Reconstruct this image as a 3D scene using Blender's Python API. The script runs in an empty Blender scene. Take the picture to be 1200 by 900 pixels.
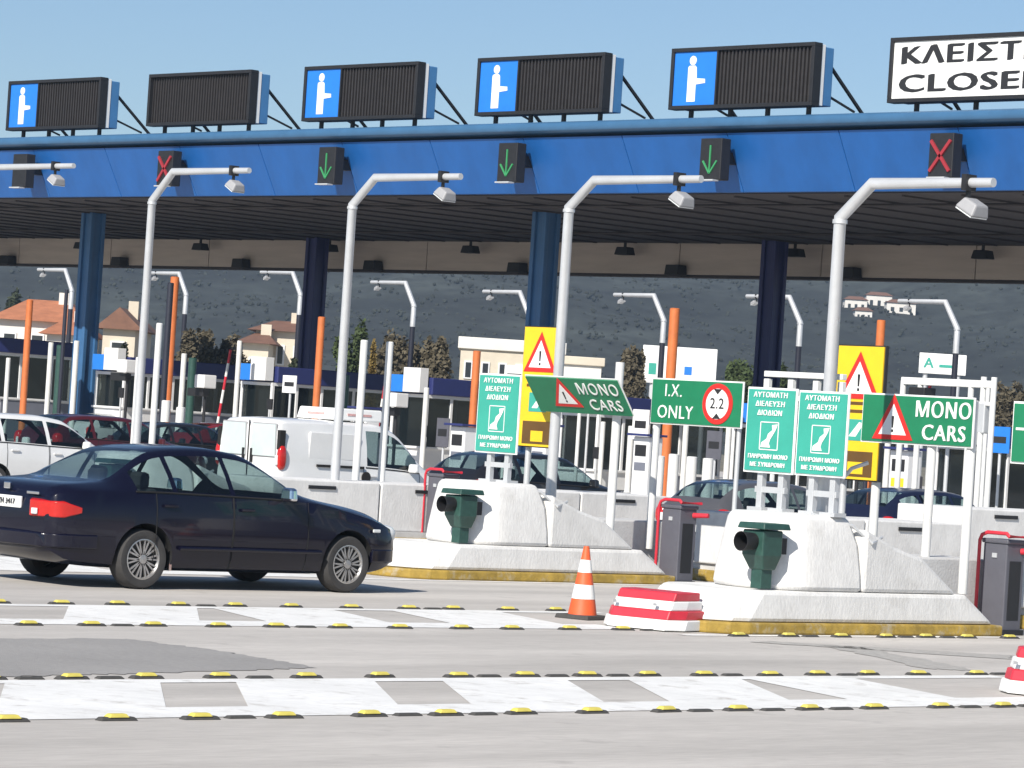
import bpy, bmesh, math, random
import numpy as np
from mathutils import Vector, Matrix
random.seed(7)
S = bpy.context.scene
COL = S.collection
PI = math.pi
R = math.radians

# ------------------------------------------------------------------ camera, sky, sun, exposure
CAM_H, YAW, ROLL = 1.85, R(43.48), R(3.683)
FOC, PITCH = 4032.8, math.atan(50.1 / 4032.8)
cY, sY = math.cos(YAW), math.sin(YAW)
cam_d = bpy.data.cameras.new('camera'); cam = bpy.data.objects.new('camera', cam_d); COL.objects.link(cam)
cam_d.sensor_width = 36; cam_d.lens = FOC / 1200 * 36; cam_d.clip_end = 6000; cam_d.clip_start = .5
fw = Vector((-cY * math.cos(PITCH), sY * math.cos(PITCH), math.sin(PITCH)))
r0 = Vector((sY, cY, 0)); u0 = r0.cross(fw)
rr = r0 * math.cos(ROLL) + u0 * math.sin(ROLL); uu = u0 * math.cos(ROLL) - r0 * math.sin(ROLL)
cam.matrix_world = Matrix((( rr.x, uu.x, -fw.x, 0), (rr.y, uu.y, -fw.y, 0), (rr.z, uu.z, -fw.z, CAM_H), (0, 0, 0, 1)))
S.camera = cam

SUN = Vector((.30, -.76, .61)).normalized()          # direction towards the sun
EL = math.asin(SUN.z)
W = bpy.data.worlds.new('World'); S.world = W; W.use_nodes = True
nt = W.node_tree; bg = nt.nodes['Background']
sk = nt.nodes.new('ShaderNodeTexSky'); sk.sky_type = 'NISHITA'; sk.sun_disc = False
sk.sun_elevation = EL; sk.sun_rotation = math.atan2(SUN.x, SUN.y)
sk.altitude = 800; sk.air_density = 1.0; sk.dust_density = .25; sk.ozone_density = 4.0
nt.links.new(sk.outputs[0], bg.inputs[0]); bg.inputs[1].default_value = .08
sl = bpy.data.lights.new('sun', 'SUN'); so = bpy.data.objects.new('sun', sl); COL.objects.link(so)
sl.energy = 5.0; sl.angle = R(.5); sl.color = (1, .945, .86)
so.rotation_euler = (-SUN).to_track_quat('-Z', 'Y').to_euler()
so.location = (0, -20, 40)
S.view_settings.view_transform = 'Standard'; S.view_settings.look = 'None'
S.view_settings.exposure = .35; S.view_settings.gamma = 1

# ------------------------------------------------------------------ layout helpers
def at(px, py, X=None, Y=None, Z=None, D=None):
    """survey helper: the point seen at photo pixel (px,py) that lies on the given plane of the place"""
    cr, sr = math.cos(ROLL), math.sin(ROLL); dx, dy = px - 600, py - 450
    u = (cr * dx + sr * dy) / FOC; v = (-sr * dx + cr * dy - 50.1) / FOC
    d = Vector((-cY + sY * u, sY + cY * u, -v))
    if X is not None: t = X / d.x
    elif Y is not None: t = Y / d.y
    elif Z is not None: t = (Z - CAM_H) / d.z
    else: t = D
    return Vector((0, 0, CAM_H)) + d * t

# ------------------------------------------------------------------ materials
MATS = {}
def mat(name, col, rough=.6, metal=0., var=.12, scale=4., bump=0., bscale=60., coat=0., emit=0., spec=.5, stretch=(1, 1, 1), var2=0., scale2=.6):
    if name in MATS: return MATS[name]
    m = bpy.data.materials.new(name); m.use_nodes = True; t = m.node_tree; N = t.nodes; L = t.links
    b = N['Principled BSDF']; MATS[name] = m
    b.inputs['Roughness'].default_value = rough; b.inputs['Metallic'].default_value = metal
    b.inputs['Specular IOR Level'].default_value = spec
    if coat: b.inputs['Coat Weight'].default_value = coat; b.inputs['Coat Roughness'].default_value = .04
    tc = N.new('ShaderNodeTexCoord'); mp = N.new('ShaderNodeMapping'); mp.inputs['Scale'].default_value = stretch
    L.new(tc.outputs['Object'], mp.inputs[0])
    c = tuple(col) + (1,)
    n1 = N.new('ShaderNodeTexNoise'); n1.inputs['Scale'].default_value = scale; n1.inputs['Detail'].default_value = 6; n1.inputs['Roughness'].default_value = .65
    L.new(mp.outputs[0], n1.inputs[0])
    mr = N.new('ShaderNodeMapRange'); mr.inputs[1].default_value = .25; mr.inputs[2].default_value = .75
    mr.inputs[3].default_value = 1 - var; mr.inputs[4].default_value = 1 + var * .6
    L.new(n1.outputs[0], mr.inputs[0])
    val = mr.outputs[0]
    if var2:
        n2 = N.new('ShaderNodeTexNoise'); n2.inputs['Scale'].default_value = scale2; n2.inputs['Detail'].default_value = 4
        L.new(mp.outputs[0], n2.inputs[0])
        m2 = N.new('ShaderNodeMapRange'); m2.inputs[1].default_value = .3; m2.inputs[2].default_value = .7
        m2.inputs[3].default_value = 1 - var2; m2.inputs[4].default_value = 1 + var2 * .5
        L.new(n2.outputs[0], m2.inputs[0])
        mm = N.new('ShaderNodeMath'); mm.operation = 'MULTIPLY'; L.new(val, mm.inputs[0]); L.new(m2.outputs[0], mm.inputs[1]); val = mm.outputs[0]
    mx = N.new('ShaderNodeMix'); mx.data_type = 'RGBA'; mx.blend_type = 'MULTIPLY'; mx.inputs[0].default_value = 1
    mx.inputs[6].default_value = c; L.new(val, mx.inputs[7]); L.new(mx.outputs[2], b.inputs['Base Color'])
    if bump:
        nb = N.new('ShaderNodeTexNoise'); nb.inputs['Scale'].default_value = bscale; nb.inputs['Detail'].default_value = 4
        L.new(mp.outputs[0], nb.inputs[0])
        bp = N.new('ShaderNodeBump'); bp.inputs['Strength'].default_value = bump; bp.inputs['Distance'].default_value = .02
        L.new(nb.outputs[0], bp.inputs['Height']); L.new(bp.outputs[0], b.inputs['Normal'])
    if emit:
        b.inputs['Emission Color'].default_value = c; b.inputs['Emission Strength'].default_value = emit
    return m

def glass_mat(name, tint, refl=.12, trans=.5):
    m = bpy.data.materials.new(name); m.use_nodes = True; t = m.node_tree; N = t.nodes; L = t.links
    for n in list(N): N.remove(n)
    o = N.new('ShaderNodeOutputMaterial'); tr = N.new('ShaderNodeBsdfTransparent'); gl = N.new('ShaderNodeBsdfGlossy'); df = N.new('ShaderNodeBsdfDiffuse')
    tr.inputs[0].default_value = tuple(tint) + (1,); gl.inputs['Roughness'].default_value = .03
    df.inputs[0].default_value = (.03, .04, .045, 1)
    lw = N.new('ShaderNodeLayerWeight'); lw.inputs[0].default_value = .5
    fr = N.new('ShaderNodeMath'); fr.operation = 'POWER'; fr.inputs[1].default_value = 4.; L.new(lw.outputs['Facing'], fr.inputs[0])
    nz = N.new('ShaderNodeTexNoise'); nz.inputs['Scale'].default_value = 3
    a = N.new('ShaderNodeMath'); a.operation = 'MULTIPLY_ADD'; a.inputs[1].default_value = refl * .2; a.inputs[2].default_value = refl * .5
    ad = N.new('ShaderNodeMath'); ad.operation = 'ADD'; ad.use_clamp = True
    L.new(nz.outputs[0], a.inputs[0]); L.new(a.outputs[0], ad.inputs[0]); L.new(fr.outputs[0], ad.inputs[1])
    m1 = N.new('ShaderNodeMixShader'); m1.inputs[0].default_value = trans; L.new(df.outputs[0], m1.inputs[1]); L.new(tr.outputs[0], m1.inputs[2])
    m2 = N.new('ShaderNodeMixShader'); L.new(ad.outputs[0], m2.inputs[0]); L.new(m1.outputs[0], m2.inputs[1]); L.new(gl.outputs[0], m2.inputs[2])
    L.new(m2.outputs[0], o.inputs[0]); MATS[name] = m
    return m

def road_mat(name, col, track=.0):
    m = mat(name, col, rough=.85, var=.16, scale=24, bump=.25, bscale=90, var2=.20, scale2=1.1, spec=.3, stretch=(1, .12, 1))
    return m

def wear(m, under, lo=.50, hi=.60, scale=3.2, amt=.8):
    """paint worn through to what lies under it, in patches"""
    t = m.node_tree; b = t.nodes['Principled BSDF']; src = b.inputs['Base Color'].links[0].from_socket
    tc = t.nodes.new('ShaderNodeTexCoord'); nz = t.nodes.new('ShaderNodeTexNoise'); nz.inputs['Scale'].default_value = scale; nz.inputs['Detail'].default_value = 9; nz.inputs['Roughness'].default_value = .72
    mr = t.nodes.new('ShaderNodeMapRange'); mr.inputs[1].default_value = lo; mr.inputs[2].default_value = hi; mr.inputs[4].default_value = amt
    mx = t.nodes.new('ShaderNodeMix'); mx.data_type = 'RGBA'; mx.inputs[7].default_value = tuple(under) + (1,)
    t.links.new(tc.outputs['Object'], nz.inputs[0]); t.links.new(nz.outputs[0], mr.inputs[0]); t.links.new(mr.outputs[0], mx.inputs[0])
    t.links.new(src, mx.inputs[6]); t.links.new(mx.outputs[2], b.inputs['Base Color'])
M_ROAD = road_mat('pale_concrete_paving', (.54, .508, .47))
wear(M_ROAD, (.30, .28, .26), .58, .72, 1.6, .55)
M_PATCH = mat('asphalt_patch', (.335, .322, .308), rough=.85, var=.15, scale=20, bump=.3, bscale=90, var2=.12, scale2=.8, spec=.3)
M_SOIL = mat('soil', (.20, .18, .13), rough=.95, var=.35, scale=.2, var2=.2, scale2=.05)
M_MARK = mat('marking_paint', (.84, .83, .80), rough=.7, var=.10, scale=6, bump=.15, bscale=70, var2=.08, scale2=1.2)
wear(M_MARK, (.50, .47, .43), .54, .66)
M_KERB = mat('yellow_kerb_paint', (.42, .28, .05), rough=.75, var=.40, scale=7, bump=.25, bscale=30, var2=.3, scale2=1.5)
M_CONC = mat('white_concrete', (.74, .73, .71), rough=.85, var=.13, scale=5, bump=.25, bscale=35, var2=.13, scale2=1.1, stretch=(1, 1, .45))
wear(M_CONC, (.44, .42, .39), .54, .76, 2.6, .55)
wear(M_CONC, (.26, .245, .225), .655, .74, 5, .5)
wear(M_KERB, (.42, .38, .30), .52, .66, 5, .75)
M_CONC2 = mat('grey_concrete', (.60, .595, .585), rough=.88, var=.14, scale=5, bump=.25, bscale=35, var2=.15, scale2=.9)
M_STEEL = mat('galvanised_steel', (.60, .61, .62), rough=.5, metal=.35, var=.12, scale=3)
M_LAMPBODY = mat('lamp_body_grey', (.33, .33, .34), rough=.55, var=.12)
M_WPOST = mat('white_post_paint', (.72, .72, .70), rough=.55, var=.12, scale=4, var2=.1)
M_ORANGE = mat('orange_paint', (.60, .165, .045), rough=.55, var=.2, scale=3)
M_GREEN = mat('dark_green_metal', (.025, .075, .060), rough=.45, var=.3, scale=9)
M_FASCIA = mat('blue_fascia_metal', (.012, .125, .42), rough=.42, var=.16, scale=1.4, metal=.0, spec=.5, var2=.16, scale2=.5, stretch=(1, 1, .25))
M_LIP = mat('blue_gutter_metal', (.045, .13, .25), rough=.45, var=.15, scale=1.5)
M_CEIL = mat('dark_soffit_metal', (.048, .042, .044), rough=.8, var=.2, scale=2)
M_BEAM = mat('beige_cladding', (.55, .48, .42), rough=.7, var=.18, scale=1.2, stretch=(.3, 1, 3))
M_COLB = mat('blue_column_paint', (.042, .13, .28), rough=.45, var=.15, scale=1.5)
M_BLACK = mat('black_plastic', (.015, .015, .017), rough=.55, var=.3, scale=8)
M_LED = mat('dark_louvre', (.026, .023, .023), rough=.6, var=.3, scale=5)
M_SBLUE = mat('sign_blue', (.018, .19, .66), rough=.45, var=.08, scale=3)
M_BOXB = mat('sign_back_blue', (.06, .20, .42), rough=.5, var=.12, scale=2)
M_SGREEN = mat('sign_green', (.012, .19, .085), rough=.42, var=.12, scale=4)
M_TEAL = mat('sign_teal', (.045, .36, .275), rough=.42, var=.10, scale=4)
M_SYEL = mat('sign_yellow', (.82, .54, .02), rough=.45, var=.08, scale=4)
M_SWHITE = mat('sign_white', (.82, .82, .80), rough=.5, var=.06, scale=3)
M_FADE = mat('faded_red_print', (.70, .40, .38), rough=.6, var=.3, scale=20)
M_SRED = mat('sign_red', (.62, .025, .02), rough=.5, var=.12, scale=4)
M_PRINT = mat('black_print', (.018, .018, .02), rough=.6, var=.1)
M_BROWN = mat('brown_print', (.12, .06, .012), rough=.6, var=.2)
M_RED = mat('red_paint', (.60, .03, .05), rough=.45, var=.18, scale=6)
M_CAB = mat('grey_cabinet_paint', (.105, .105, .125), rough=.5, var=.15, scale=4)
M_CONE = mat('cone_orange', (.78, .12, .035), rough=.5, var=.15, scale=9)
M_REFL = mat('cone_reflective_white', (.82, .82, .8), rough=.4, var=.08)
M_RUB = mat('black_rubber', (.06, .058, .055), rough=.85, var=.25, scale=20)
M_STUDY = mat('stud_yellow', (.66, .56, .12), rough=.5, var=.2, scale=12)
M_DARKPOLE = mat('dark_pole_paint_and_shade', (.018, .020, .034), rough=.5, var=.15)  # dark pole paint; also the painted canopy shade on the rear poles
M_BOOTHW = mat('booth_white_metal', (.74, .74, .74), rough=.5, var=.08, scale=2)
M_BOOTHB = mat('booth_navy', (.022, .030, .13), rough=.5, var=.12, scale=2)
M_BOOTHG = mat('booth_grey_panel', (.16, .17, .21), rough=.55, var=.12, scale=2)
M_GREENL = mat('green_lamp_led', (.04, .27, .10), rough=.5, emit=.10, var=.1)
M_REDL = mat('red_lamp_led', (.32, .025, .035), rough=.5, emit=.06, var=.1)
M_TYRE = mat('tyre_rubber', (.045, .043, .042), rough=.85, var=.25, scale=14)
M_RIM = mat('alloy_rim', (.50, .49, .48), rough=.35, metal=.8, var=.12, scale=6)
M_ARCH = mat('wheel_arch_black', (.010, .010, .010), rough=.9, var=.1)
M_DISH = mat('brake_dust_dark', (.05, .048, .045), rough=.7, var=.2)
M_INT = mat('car_interior_cloth', (.035, .035, .038), rough=.9, var=.2)
M_TAIL = mat('tail_lamp_red', (.50, .012, .008), rough=.15, coat=.6, var=.15, scale=12)
M_LAMPW = mat('clear_lamp', (.70, .72, .72), rough=.15, coat=.6, var=.1)
M_CHROME = mat('chrome_trim', (.72, .72, .74), rough=.15, metal=1, var=.05)
M_PLATE = mat('plate_white', (.80, .80, .78), rough=.4, var=.05)
M_CREAM = mat('cream_render', (.62, .55, .44), rough=.9, var=.15, scale=.6)
M_WREND = mat('white_render', (.72, .69, .64), rough=.9, var=.12, scale=.6)
M_TILE = mat('terracotta_tiles', (.44, .17, .085), rough=.85, var=.3, scale=1.5)
M_BTILE = mat('brown_tiles', (.20, .10, .065), rough=.85, var=.3, scale=1.5)
M_WIN = mat('dark_window', (.03, .035, .04), rough=.15, var=.2)
M_PALEWIN = mat('pale_rear_pane', (.54, .61, .60), rough=.12, var=.1, coat=.5)  # flat pale opaque colour for the van's rear panes
M_BARK = mat('bark', (.10, .075, .05), rough=.95, var=.3, scale=8)
M_LEAFG = mat('leaf_green', (.050, .075, .022), rough=.8, var=.4, scale=1.2)
M_LEAFB = mat('leaf_brown', (.105, .088, .055), rough=.85, var=.4, scale=1.2)
M_LEAFD = mat('leaf_dark', (.035, .046, .022), rough=.85, var=.4, scale=1.2)
M_LEAFY = mat('leaf_yellow', (.24, .17, .05), rough=.85, var=.35, scale=1.2)
GL_CAR = glass_mat('car_glass', (.58, .69, .69), .10, .93)
GL_DARK = glass_mat('booth_glass', (.45, .5, .52), .06, .75)

# ------------------------------------------------------------------ mesh builder
class MB:
    def __init__(s): s.bm = bmesh.new()
    def box(s, cx, cy, cz, sx, sy, sz, rz=0, top=1., topy=None):
        topy = top if topy is None else topy
        v = []
        for z, kx, ky in ((-.5, 1, 1), (.5, top, topy)):
            for x, y in ((-.5, -.5), (.5, -.5), (.5, .5), (-.5, .5)):
                X, Y = x * sx * kx, y * sy * ky
                v.append(s.bm.verts.new((cx + X * math.cos(rz) - Y * math.sin(rz), cy + X * math.sin(rz) + Y * math.cos(rz), cz + z * sz)))
        for f in ((3, 2, 1, 0), (4, 5, 6, 7), (0, 1, 5, 4), (1, 2, 6, 5), (2, 3, 7, 6), (3, 0, 4, 7)):
            s.bm.faces.new([v[i] for i in f])
        return s
    def beam(s, a, b, w, h=None):                       # square bar between two points
        return s.cyl(a, b, w * .7071, None, 4, PI / 4)
    def cyl(s, a, b, r, r2=None, n=14, ph=0.):
        a, b = Vector(a), Vector(b); r2 = r if r2 is None else r2
        d = (b - a).normalized(); x = d.orthogonal().normalized() if abs(d.z) < .999 else Vector((1, 0, 0))
        if abs(d.z) < .999: x = Vector((0, 0, 1)).cross(d).normalized()
        y = d.cross(x); rings = []
        for p, q in ((a, r), (b, r2)):
            rings.append([s.bm.verts.new(p + (x * math.cos(ph + 2 * PI * i / n) + y * math.sin(ph + 2 * PI * i / n)) * q) for i in range(n)])
        for i in range(n):
            j = (i + 1) % n; s.bm.faces.new((rings[0][i], rings[0][j], rings[1][j], rings[1][i]))
        s.bm.faces.new(rings[0][::-1]); s.bm.faces.new(rings[1])
        return s
    def tube(s, pts, r, n=12):
        pts = [Vector(p) for p in pts]; rings = []
        for i, p in enumerate(pts):
            if i == 0: d = pts[1] - p
            elif i == len(pts) - 1: d = p - pts[-2]
            else: d = (pts[i + 1] - p).normalized() + (p - pts[i - 1]).normalized()
            d.normalize()
            ref = Vector((0, 1, 0)) if abs(d.y) < .95 else Vector((1, 0, 0))
            x = ref.cross(d).normalized(); y = d.cross(x)
            k = 1.
            rad = r[i] if isinstance(r, (list, tuple)) else r
            rings.append([s.bm.verts.new(p + (x * math.cos(2 * PI * j / n) + y * math.sin(2 * PI * j / n)) * rad) for j in range(n)])
        for a, b in zip(rings, rings[1:]):
            for j in range(n):
                q = (j + 1) % n; s.bm.faces.new((a[j], a[q], b[q], b[j]))
        s.bm.faces.new(rings[0][::-1]); s.bm.faces.new(rings[-1])
        return s
    def extr(s, poly, vec):                             # polygon (3D points) extruded along vec
        vec = Vector(vec)
        a = [s.bm.verts.new(p) for p in poly]; b = [s.bm.verts.new(Vector(p) + vec) for p in poly]
        n = len(a)
        for i in range(n):
            j = (i + 1) % n; s.bm.faces.new((a[i], a[j], b[j], b[i]))
        s.bm.faces.new(a[::-1]); s.bm.faces.new(b)
        return s
    def lathe(s, prof, c=(0, 0, 0), axis='z', n=28, cap=True):
        rings = []
        for r, h in prof:
            ring = []
            for i in range(n):
                a = 2 * PI * i / n; u, v = r * math.cos(a), r * math.sin(a)
                p = {'z': (u, v, h), 'x': (h, u, v), 'y': (u, h, v)}[axis]
                ring.append(s.bm.verts.new((p[0] + c[0], p[1] + c[1], p[2] + c[2])))
            rings.append(ring)
        for a, b in zip(rings, rings[1:]):
            for i in range(n):
                j = (i + 1) % n; s.bm.faces.new((a[i], a[j], b[j], b[i]))
        if cap: s.bm.faces.new(rings[0][::-1]); s.bm.faces.new(rings[-1])
        return s
    def loft(s, rings):
        rs = [[s.bm.verts.new(p) for p in r] for r in rings]; n = len(rs[0])
        for a, b in zip(rs, rs[1:]):
            for i in range(n):
                j = (i + 1) % n; s.bm.faces.new((a[i], a[j], b[j], b[i]))
        s.bm.faces.new(rs[0][::-1]); s.bm.faces.new(rs[-1])
        return s
    def quad(s, pts): s.bm.faces.new([s.bm.verts.new(p) for p in pts]); return s
    def build(s, name, m, parent=None, bevel=0., smooth=0., loc=None, rot=None, **kw):
        bmesh.ops.recalc_face_normals(s.bm, faces=s.bm.faces)
        me = bpy.data.meshes.new(name); s.bm.to_mesh(me); s.bm.free()
        return mkobj(name, me, m, parent, bevel, smooth, loc, rot, **kw)

def mkobj(name, me, m, parent=None, bevel=0., smooth=0., loc=None, rot=None, **kw):
    if m is not None and not me.materials: me.materials.append(m)
    if smooth:
        me.polygons.foreach_set('use_smooth', [True] * len(me.polygons)); me.set_sharp_from_angle(angle=R(smooth))
    o = bpy.data.objects.new(name, me); COL.objects.link(o)
    if parent is not None: o.parent = parent
    if loc is not None: o.location = loc
    if rot is not None: o.rotation_euler = rot
    if bevel:
        b = o.modifiers.new('bevel', 'BEVEL'); b.width = bevel; b.segments = 2; b.limit_method = 'ANGLE'; b.angle_limit = R(40)
    for k, v in kw.items(): o[k] = v
    return o

def thing(name, label, cat, loc=(0, 0, 0), rz=0, group=None):
    o = bpy.data.objects.new(name, None); COL.objects.link(o); o.empty_display_size = .2
    o.location = loc; o.rotation_euler = (0, 0, rz); o['label'] = label; o['category'] = cat
    if group: o['group'] = group
    return o
def tag(o, label, cat, group=None):
    o['label'] = label; o['category'] = cat
    if group: o['group'] = group
    return o
def dup(root, loc, label, rz=None, group=None):
    r = root.copy(); COL.objects.link(r); r.location = loc; r['label'] = label
    if rz is not None: r.rotation_euler = (0, 0, rz)
    if group: r['group'] = group
    for ch in list(root.children):
        c = ch.copy(); COL.objects.link(c); c.parent = r
        for g in list(ch.children):
            d = g.copy(); COL.objects.link(d); d.parent = c
    return r
_tx = {}
def text(string, size, loc, m, parent, name='lettering', bold=0., align='CENTER', sx=1., ext=.003, rot=(PI / 2, 0, 0)):
    key = (string, size, bold, align, sx)
    if key not in _tx:
        cu = bpy.data.curves.new('lettering', 'FONT'); cu.body = string; cu.size = size; cu.align_x = align; cu.align_y = 'CENTER'
        cu.extrude = ext; cu.resolution_u = 3; cu.space_character = 1.08
        t = bpy.data.objects.new('tmp', cu); COL.objects.link(t)
        dg = bpy.context.evaluated_depsgraph_get(); me = bpy.data.meshes.new_from_object(t.evaluated_get(dg))
        bpy.data.objects.remove(t); bpy.data.curves.remove(cu)
        if sx != 1:
            me.transform(Matrix.Diagonal((sx, 1, 1, 1)))
        if bold:
            bq = bmesh.new()
            for n_, dx_ in enumerate((-bold, -bold / 2, 0, bold / 2, bold)):
                cp_ = me.copy(); cp_.transform(Matrix.Translation((dx_, (n_ - 2) * bold * .12, n_ * .0006))); bq.from_mesh(cp_); bpy.data.meshes.remove(cp_)
            bq.to_mesh(me); bq.free()
        _tx[key] = me
    me = _tx[key].copy()
    me.materials.clear()
    return mkobj(name, me, m, parent, loc=loc, rot=rot)

# ------------------------------------------------------------------ ground, plaza, markings
def structure(o): o['kind'] = 'structure'; return o
structure(MB().quad([(-2600, -400, -.012), (400, -400, -.012), (400, 2600, -.012), (-2600, 2600, -.012)]).build('ground', M_SOIL))
structure(MB().quad([(-150, -30, 0), (30, -30, 0), (30, 150, 0), (-150, 150, 0)]).build('road', M_ROAD))
def ragged(pts, n, amp, seed):
    rd = random.Random(seed); out = []
    for a, b in zip(pts, pts[1:] + pts[:1]):
        d = b - a; nrm = Vector((-d.y, d.x, 0)).normalized()
        for k in range(n):
            out.append(a + d * (k / n) + (nrm * rd.uniform(-amp, amp) if k else Vector()))
    return out
def sheet(name, pts, m):
    b = MB(); f = b.bm.faces.new([b.bm.verts.new(p) for p in pts]); bmesh.ops.triangulate(b.bm, faces=[f]); return structure(b.build(name, m))
sheet('road_patch', ragged([at(-60, 748, Z=.004), at(150, 748, Z=.004), at(255, 762, Z=.004), at(372, 782, Z=.004), at(150, 789, Z=.004), at(-60, 794, Z=.004)], 22, .05, 2), M_PATCH)
# skid marks and worn wheel tracks are left to the asphalt grain; one dark tyre trail crosses in front of the island
M_TRAIL = mat('tyre_mark', (.42, .40, .37), rough=.9, var=.3, scale=12)
sheet('tyre_trail', ragged([at(960, 756, Z=.004), at(1010, 758, Z=.004), at(1150, 786, Z=.004), at(1085, 783, Z=.004)], 14, .06, 5), M_TRAIL)
sheet('tyre_trail', ragged([at(880, 752, Z=.004), at(905, 751, Z=.004), at(1190, 768, Z=.004), at(1180, 772, Z=.004)], 14, .05, 6), M_TRAIL)
PITCHX = 7.3
ISL = {3: (-16.72, 22.1), 2: (-23.06, 24.0), 1: (-30.5, 26.85), 0: (-37.85, 27.2), -1: (-45.2, 31.4), -2: (-52.5, 33.2)}
def band(x0, x1, y0, y1, z=.004, per=1.9, near=.55, far=.22, ext=1.6):
    b = MB()
    b.quad([(x0, y0, z), (x0 + far, y0, z), (x0 + far, y1 + ext, z), (x0, y1 + ext, z)])
    b.quad([(x1 - near, y0, z), (x1, y0, z), (x1, y1, z), (x1 - near, y1, z)])
    y = y0
    while y < y1 - per * .66:
        k = 1.1 if y < 19 else .55
        b.quad([(x0 + far, y + k, z), (x0 + far, y + k + per * .66, z), (x1 - near, y + per * .66, z), (x1 - near, y, z)])
        y += per
    return structure(b.build('hatched_divider_marking', M_MARK))
band(-18.35, -16.1, 4.2, 21.6)
band(-25.05, -22.85, 8.4, 23.5, per=2.2)
band(-32.3, -29.8, 10.4, 26.0, per=2.2)
band(-39.5, -37.1, 12.4, 28.6, per=2.2)
for x_, ya_, yb_ in ((-22.34, 23.51, 28.6), (-29.78, 26.01, 31.4)):
    structure(MB().quad([(x_, ya_, .004), (x_ + .15, ya_, .004), (x_ + .15, yb_, .004), (x_, yb_, .004)]).build('kerb_line_marking', M_MARK))
# rubber lane studs along both edges of the two nearest bands
stud0 = None
def stud(x, y, label, group, rz, yellow=True):
    global stud0
    if stud0 is None:
        stud0 = thing('lane_stud', label, 'lane stud', (x, y, 0), rz, group)
        MB().box(0, 0, .011, .075, .27, .022, top=.6, topy=.86).build('rubber_base', M_RUB, stud0, bevel=.006)
        MB().box(0, 0, .030, .07, .15, .022, top=.6, topy=.75).build('yellow_cap', M_STUDY, stud0, bevel=.006)
        return stud0
    return dup(stud0, (x, y, 0), label, rz, group)
bstud0 = None
def black_stud(x, y, lab, grp):
    global bstud0
    lab = lab.replace('yellow and black rubber', 'plain black rubber'); grp = 'plain black ' + grp
    if bstud0 is None:
        bstud0 = thing('lane_stud', lab, 'lane stud', (x, y, 0), 0, grp)
        MB().box(0, 0, .009, .07, .22, .018, top=.6, topy=.8).build('rubber_base', M_RUB, bstud0, bevel=.006)
        return
    dup(bstud0, (x, y, 0), lab, group=grp)
for x, ya, yb, lab, grp in (
        (-16.02, 9.5, 21.2, 'yellow and black rubber stud on the nearest edge of the front hatched band', 'lane studs along the near edge of the front band'),
        (-18.43, 11.5, 23.2, 'yellow and black rubber stud on the far edge of the front hatched band', 'lane studs along the far edge of the front band'),
        (-22.77, 15.0, 23.4, 'yellow and black rubber stud on the near edge of the band beside the sedan', 'lane studs along the near edge of the second band'),
        (-22.16, 24.2, 28.4, 'yellow and black rubber stud beside the kerb of the island with twin teal signs', 'lane studs along the kerb of the nearest island'),
        (-25.13, 16.4, 25.2, 'yellow and black rubber stud on the far edge of the band beside the sedan', 'lane studs along the far edge of the second band')):
    y = ya
    while y < yb:
        stud(x + random.uniform(-.02, .02), y, lab, grp, random.uniform(-.08, .08))
        if random.random() < .45: black_stud(x + random.uniform(-.02, .02), y + .33, lab, grp)
        y += .66 + random.uniform(-.06, .10)

# ------------------------------------------------------------------ canopy
CX0, CX1 = -128.0, -38.0
canopy = thing('toll_canopy', 'long blue toll plaza canopy roof carried on square blue columns', 'canopy', (0, 0, 0))
FY, FZ0, FZ1, RC = 64.0, 8.24, 9.86, .78
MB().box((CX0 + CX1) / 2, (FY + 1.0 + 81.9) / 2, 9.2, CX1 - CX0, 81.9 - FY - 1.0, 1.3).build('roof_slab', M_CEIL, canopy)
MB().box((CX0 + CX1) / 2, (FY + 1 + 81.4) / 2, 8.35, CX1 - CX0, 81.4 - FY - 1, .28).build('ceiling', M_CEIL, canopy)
pw = 7.54 / 2; x = CX0
pan = None
while x < CX1 - .1:
    b = MB().extr([(0, 0, FZ1 - .18), (0, RC, FZ0), (0, RC + .18, FZ0), (0, .25, FZ1 - .18)], (pw - .025, 0, 0))
    if pan is None: pan = b.build('fascia_panel', M_FASCIA, canopy, loc=(x, FY, 0), bevel=.01)
    else:
        p = pan.copy(); COL.objects.link(p); p.location = (x, FY, 0); p.parent = canopy
    x += pw
MB().box((CX0 + CX1) / 2, FY + 1.06, 9.0, CX1 - CX0, .16, 1.3).build('fascia_backing', M_BOOTHB, canopy)
x = CX0 + 1.0; rib = None
while x < CX1:
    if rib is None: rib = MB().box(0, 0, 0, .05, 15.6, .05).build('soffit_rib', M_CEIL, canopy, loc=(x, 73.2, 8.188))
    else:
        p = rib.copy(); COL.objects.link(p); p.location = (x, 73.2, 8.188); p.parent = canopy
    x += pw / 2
for yy in (67.2, 76.4): MB().cyl((CX0, yy, 8.12), (CX1, yy, 8.12), .04, n=8).build('soffit_conduit', M_CEIL, canopy)
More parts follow.
